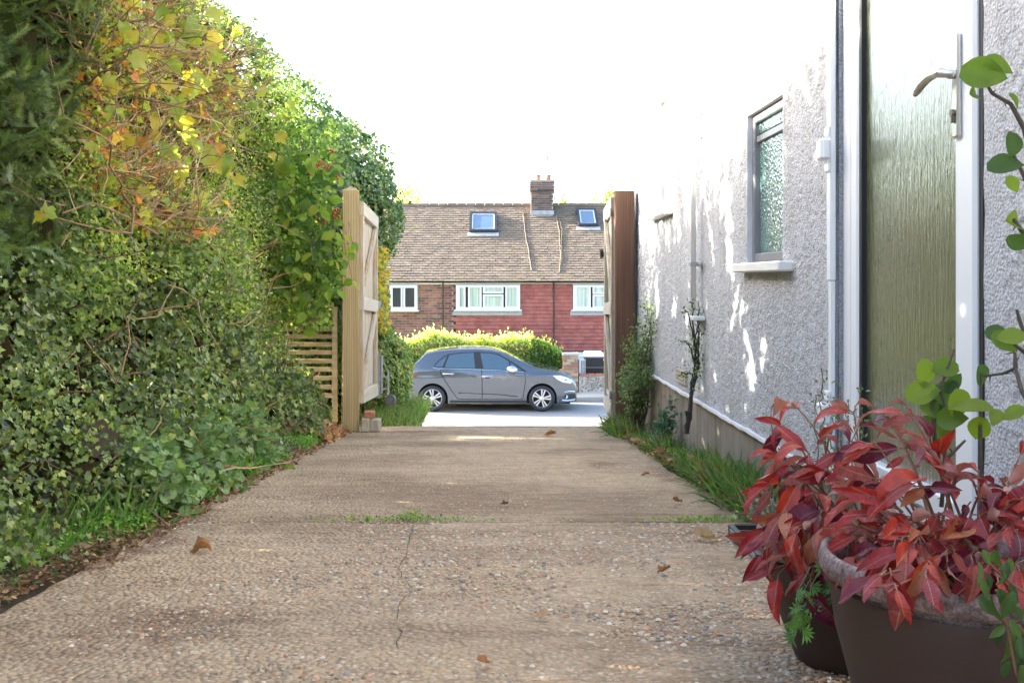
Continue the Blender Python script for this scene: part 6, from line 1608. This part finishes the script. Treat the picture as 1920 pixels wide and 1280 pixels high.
for px, py, s_ in ((1850, 1045, 26), (1868, 1050, 34), (1838, 1075, 36), (1848, 1105, 38), (1855, 1090, 26), (1885, 1070, 28), (1895, 1060, 24), (1862, 1140, 44), (1850, 1135, 34), (1890, 1135, 46), (1880, 1120, 30), (1905, 1110, 30), (1875, 1190, 34), (1888, 1215, 60), (1870, 1185, 30), (1905, 1180, 32), (1910, 1235, 36), (1915, 1270, 40), (1885, 1255, 30), (1910, 1150, 28), (1915, 1215, 34), (1880, 1085, 22)):
    y = 1.12 + random.uniform(-.03, .02); s_ = s_ * y / F * 1.2; d = Vector((random.uniform(-.6, .6), random.uniform(-.4, .1), random.uniform(-1, -.2))).normalized(); put_leaf(random.choice(mm_), P_(px, py, y) - d * s_ * .5, d, Vector((-.2, -.8, .5)) + Vector(rng.normal(0, .4, 3)), s_, mint, 'leaf', base, .8)

# ------------------------------------------------------------------ fallen leaves on the drive
def dead_mesh(k):
    v, f = vine_mesh(k); r_ = random.Random(k); a = r_.uniform(.5, 1.1)
    return [(x * .8, y, z * 1.1 + .35 * abs(x) * a + .10 * math.sin(6 * y + k) + .05 * math.sin(13 * x)) for x, y, z in v], f
dm = leaf_meshes(dead_mesh, 'fallen_leaf', [(.34, .16, .08), (.24, .11, .06), (.42, .28, .17), (.16, .08, .05)], M['dead'], 2)
FL = [(372, 1037, 40, 0, 'orange brown curled leaf lying alone on the left half of the drive'), (1328, 1014, 44, 2, 'pale tan leaf lying on the drive near the black tray'), (1243, 1078, 24, 1, 'small red brown leaf on the drive between the tan leaf and the crack'),
      (1016, 1165, 26, 2, 'pale flat leaf in the middle of the near slab'), (910, 1253, 26, 0, 'red brown leaf at the bottom edge of the picture below the pale flat leaf'), (1031, 817, 20, 0, 'brown leaf near the far end of the drive before the car'), (945, 950, 14, 3, 'dark scrap of leaf just beyond the slab joint'),
      (1272, 945, 18, 1, 'small brown leaf by the grass just beyond the slab joint'), (1210, 893, 14, 1, 'tiny brown leaf on the far slab near the right grass edge'), (100, 995, 46, 0, 'large tan dead leaf in the weeds at the left drive edge'), (95, 1022, 54, 3, 'dark brown curled leaf just below the large tan dead leaf'),
      (398, 932, 34, 2, 'tan leaf at the left drive edge beside bright weeds'), (1180, 823, 30, 1, 'brown leaf at the start of the right grass strip'), (1198, 842, 26, 2, 'pale brown leaf lying beside the right drive edge'), (1243, 866, 22, 0, 'orange leaf tucked under the right grass'), (1292, 880, 24, 2, 'tan leaf among the grass left of the tall tuft'), (1258, 838, 26, 0, 'yellow orange leaf on the grass below the shrub stump'), (1330, 925, 44, 3, 'long brown leaf pointing out of the tall grass tuft'), (55, 770, 44, 0, 'orange brown dead leaf caught on the ivy at the left'), (1162, 800, 24, 1, 'dark brown leaf in the grass by the brown post')]
for px, py, s_, ci, lab in FL:
    if lab.startswith('orange brown dead leaf caught'):
        y = 3.5; p = Vector(at(px, py, y)); p.x += .06
    else:
        y = F * .55 / max(py - 665, 60); p = Vector(at(px, py, y)); p.z = float(gz(y)) + (.012 if -1.0 < p.x < .86 else .05)
    a = random.uniform(-.6, .6) + random.choice((0, math.pi)); d = Vector((math.cos(a), math.sin(a), .05)); o = put_leaf(dm[ci * 2 + random.randrange(2)], p - d * .5 * s_ * y / F, d, Vector((rng.normal(0, .25), -.15, 1)), s_ * y / F * 1.0, None, 'fallen_leaf', None, 1.0)
    tag(o, lab, 'leaf', 'fallen leaves')
# broad dock leaves at the drive edge
dock = thing('dock_plant', (-1.06, 3.9, -.85), 'broad pale green dock leaves at the left drive edge', 'plant'); base = wloc(dock)
gm = leaf_meshes(ovate_mesh, 'dock_leaf', [(.15, .25, .05), (.22, .30, .07)], M['thin_leaf'], 2)
for px, py, s_, dx in ((360, 900, 60, -.3), (375, 905, 50, .5), (350, 890, 50, .1), (505, 870, 46, .8), (520, 868, 42, .9), (495, 862, 34, -.2)):
    y = 3.95 if px < 400 else 4.75; p = P_(px, py + 12, y); put_leaf(random.choice(gm), p, Vector((dx, -.5, .28)), Vector((.1, -.45, .9)), s_ * y / F, dock, 'leaf', base, .9)

# ------------------------------------------------------------------ planting across the street
def box_mass(name, x0, x1, y0, y1, z0, ztop_f, n, cols, size, label, tm=T_SMALL, up=.8, m=None):
    o = thing(name, ((x0 + x1) / 2, (y0 + y1) / 2, z0), label, 'hedge')
    x = x0 + (x1 - x0) * rng.random(n); zt = ztop_f(x); t = rng.random(n); z = z0 + (zt - z0) * t; face = rng.random(n); y = np.where(face < .6, y0 + np.abs(rng.normal(0, .08, n)) + .06 * vnoise(x * 3, z * 3), y0 + (y1 - y0) * rng.random(n)); z = np.where(face >= .6, zt - np.abs(rng.normal(0, .08, n)), z)
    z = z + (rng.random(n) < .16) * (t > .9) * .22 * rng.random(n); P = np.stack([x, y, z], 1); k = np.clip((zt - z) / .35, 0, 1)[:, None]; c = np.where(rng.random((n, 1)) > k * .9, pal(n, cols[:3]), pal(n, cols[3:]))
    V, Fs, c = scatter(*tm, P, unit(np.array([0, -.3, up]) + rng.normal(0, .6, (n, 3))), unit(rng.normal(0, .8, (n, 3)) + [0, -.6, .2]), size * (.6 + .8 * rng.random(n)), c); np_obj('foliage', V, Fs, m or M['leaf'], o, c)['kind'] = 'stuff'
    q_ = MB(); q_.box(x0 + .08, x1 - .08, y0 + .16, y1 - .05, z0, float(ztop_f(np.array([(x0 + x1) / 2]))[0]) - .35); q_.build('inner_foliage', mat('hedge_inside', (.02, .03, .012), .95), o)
    return o
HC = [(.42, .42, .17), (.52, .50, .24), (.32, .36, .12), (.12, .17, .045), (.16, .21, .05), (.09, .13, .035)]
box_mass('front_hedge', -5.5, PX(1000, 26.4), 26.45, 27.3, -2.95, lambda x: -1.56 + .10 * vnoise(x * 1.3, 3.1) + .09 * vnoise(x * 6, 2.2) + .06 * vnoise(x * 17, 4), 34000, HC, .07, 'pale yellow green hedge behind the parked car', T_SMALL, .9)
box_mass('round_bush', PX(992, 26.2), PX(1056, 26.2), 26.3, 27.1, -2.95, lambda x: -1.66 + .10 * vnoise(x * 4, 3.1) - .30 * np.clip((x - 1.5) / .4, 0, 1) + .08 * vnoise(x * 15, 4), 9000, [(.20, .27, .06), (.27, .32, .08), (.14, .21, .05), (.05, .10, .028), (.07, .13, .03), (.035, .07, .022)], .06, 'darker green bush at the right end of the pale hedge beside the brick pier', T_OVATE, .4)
def small_tree(px, py, y, hgt, rx, label, cols, n):
    top = Vector(at(px, py, y)); o = thing('garden_tree', (top.x, y, -2.95), label, 'tree', 'trees behind the house opposite'); zc = top.z - hgt * .5
    m = MB(); m.tube([(top.x, y, -3), (top.x + .1, y, zc - .5), (top.x, y, zc + .6)], [.22, .15, .05], 8)
    for k in range(9):
        a = k * 2.4; m.tube([(top.x, y, zc - .6 + .12 * k), (top.x + rx * .7 * math.cos(a), y + rx * .7 * math.sin(a), zc + .1 + .25 * k)], [.06, .015], 5)
    m.build('trunk', mat('tree_bark', (.12, .09, .06), .9, var=.3), o)
    cl = unit(rng.normal(0, 1, (26, 3))) * (rng.random((26, 1)) ** .5) * [rx, rx, hgt * .5]; k = n // 12; P = np.concatenate([c_ + rng.normal(0, .20 * rx, (k, 3)) for c_ in cl]) + [top.x, y, zc]; k = len(P)
    V, Fs, c = scatter(*T_OVATE, P, unit(rng.normal(0, 1, (k, 3)) + [0, 0, -.4]), rng.normal(0, 1, (k, 3)), .10 + .09 * rng.random(k), pal(k, cols), np.full(k, 1.2)); np_obj('crown', V, Fs, M['thin_leaf'], o, c)['kind'] = 'stuff'
small_tree(768, 350, 46, 5.0, 1.25, 'yellowing tree top showing beside the tall ivy hedge, left of the chimney', [(.30, .30, .06), (.22, .26, .06), (.10, .16, .05)], 1600)
small_tree(1045, 362, 46, 3.4, .62, 'small green tree top just right of the chimney', [(.16, .24, .06), (.24, .28, .07)], 700)
small_tree(1146, 354, 44, 4.4, .95, 'green tree top behind the roof beside the brown gate post', [(.14, .23, .06), (.22, .28, .07), (.10, .16, .04)], 1300)
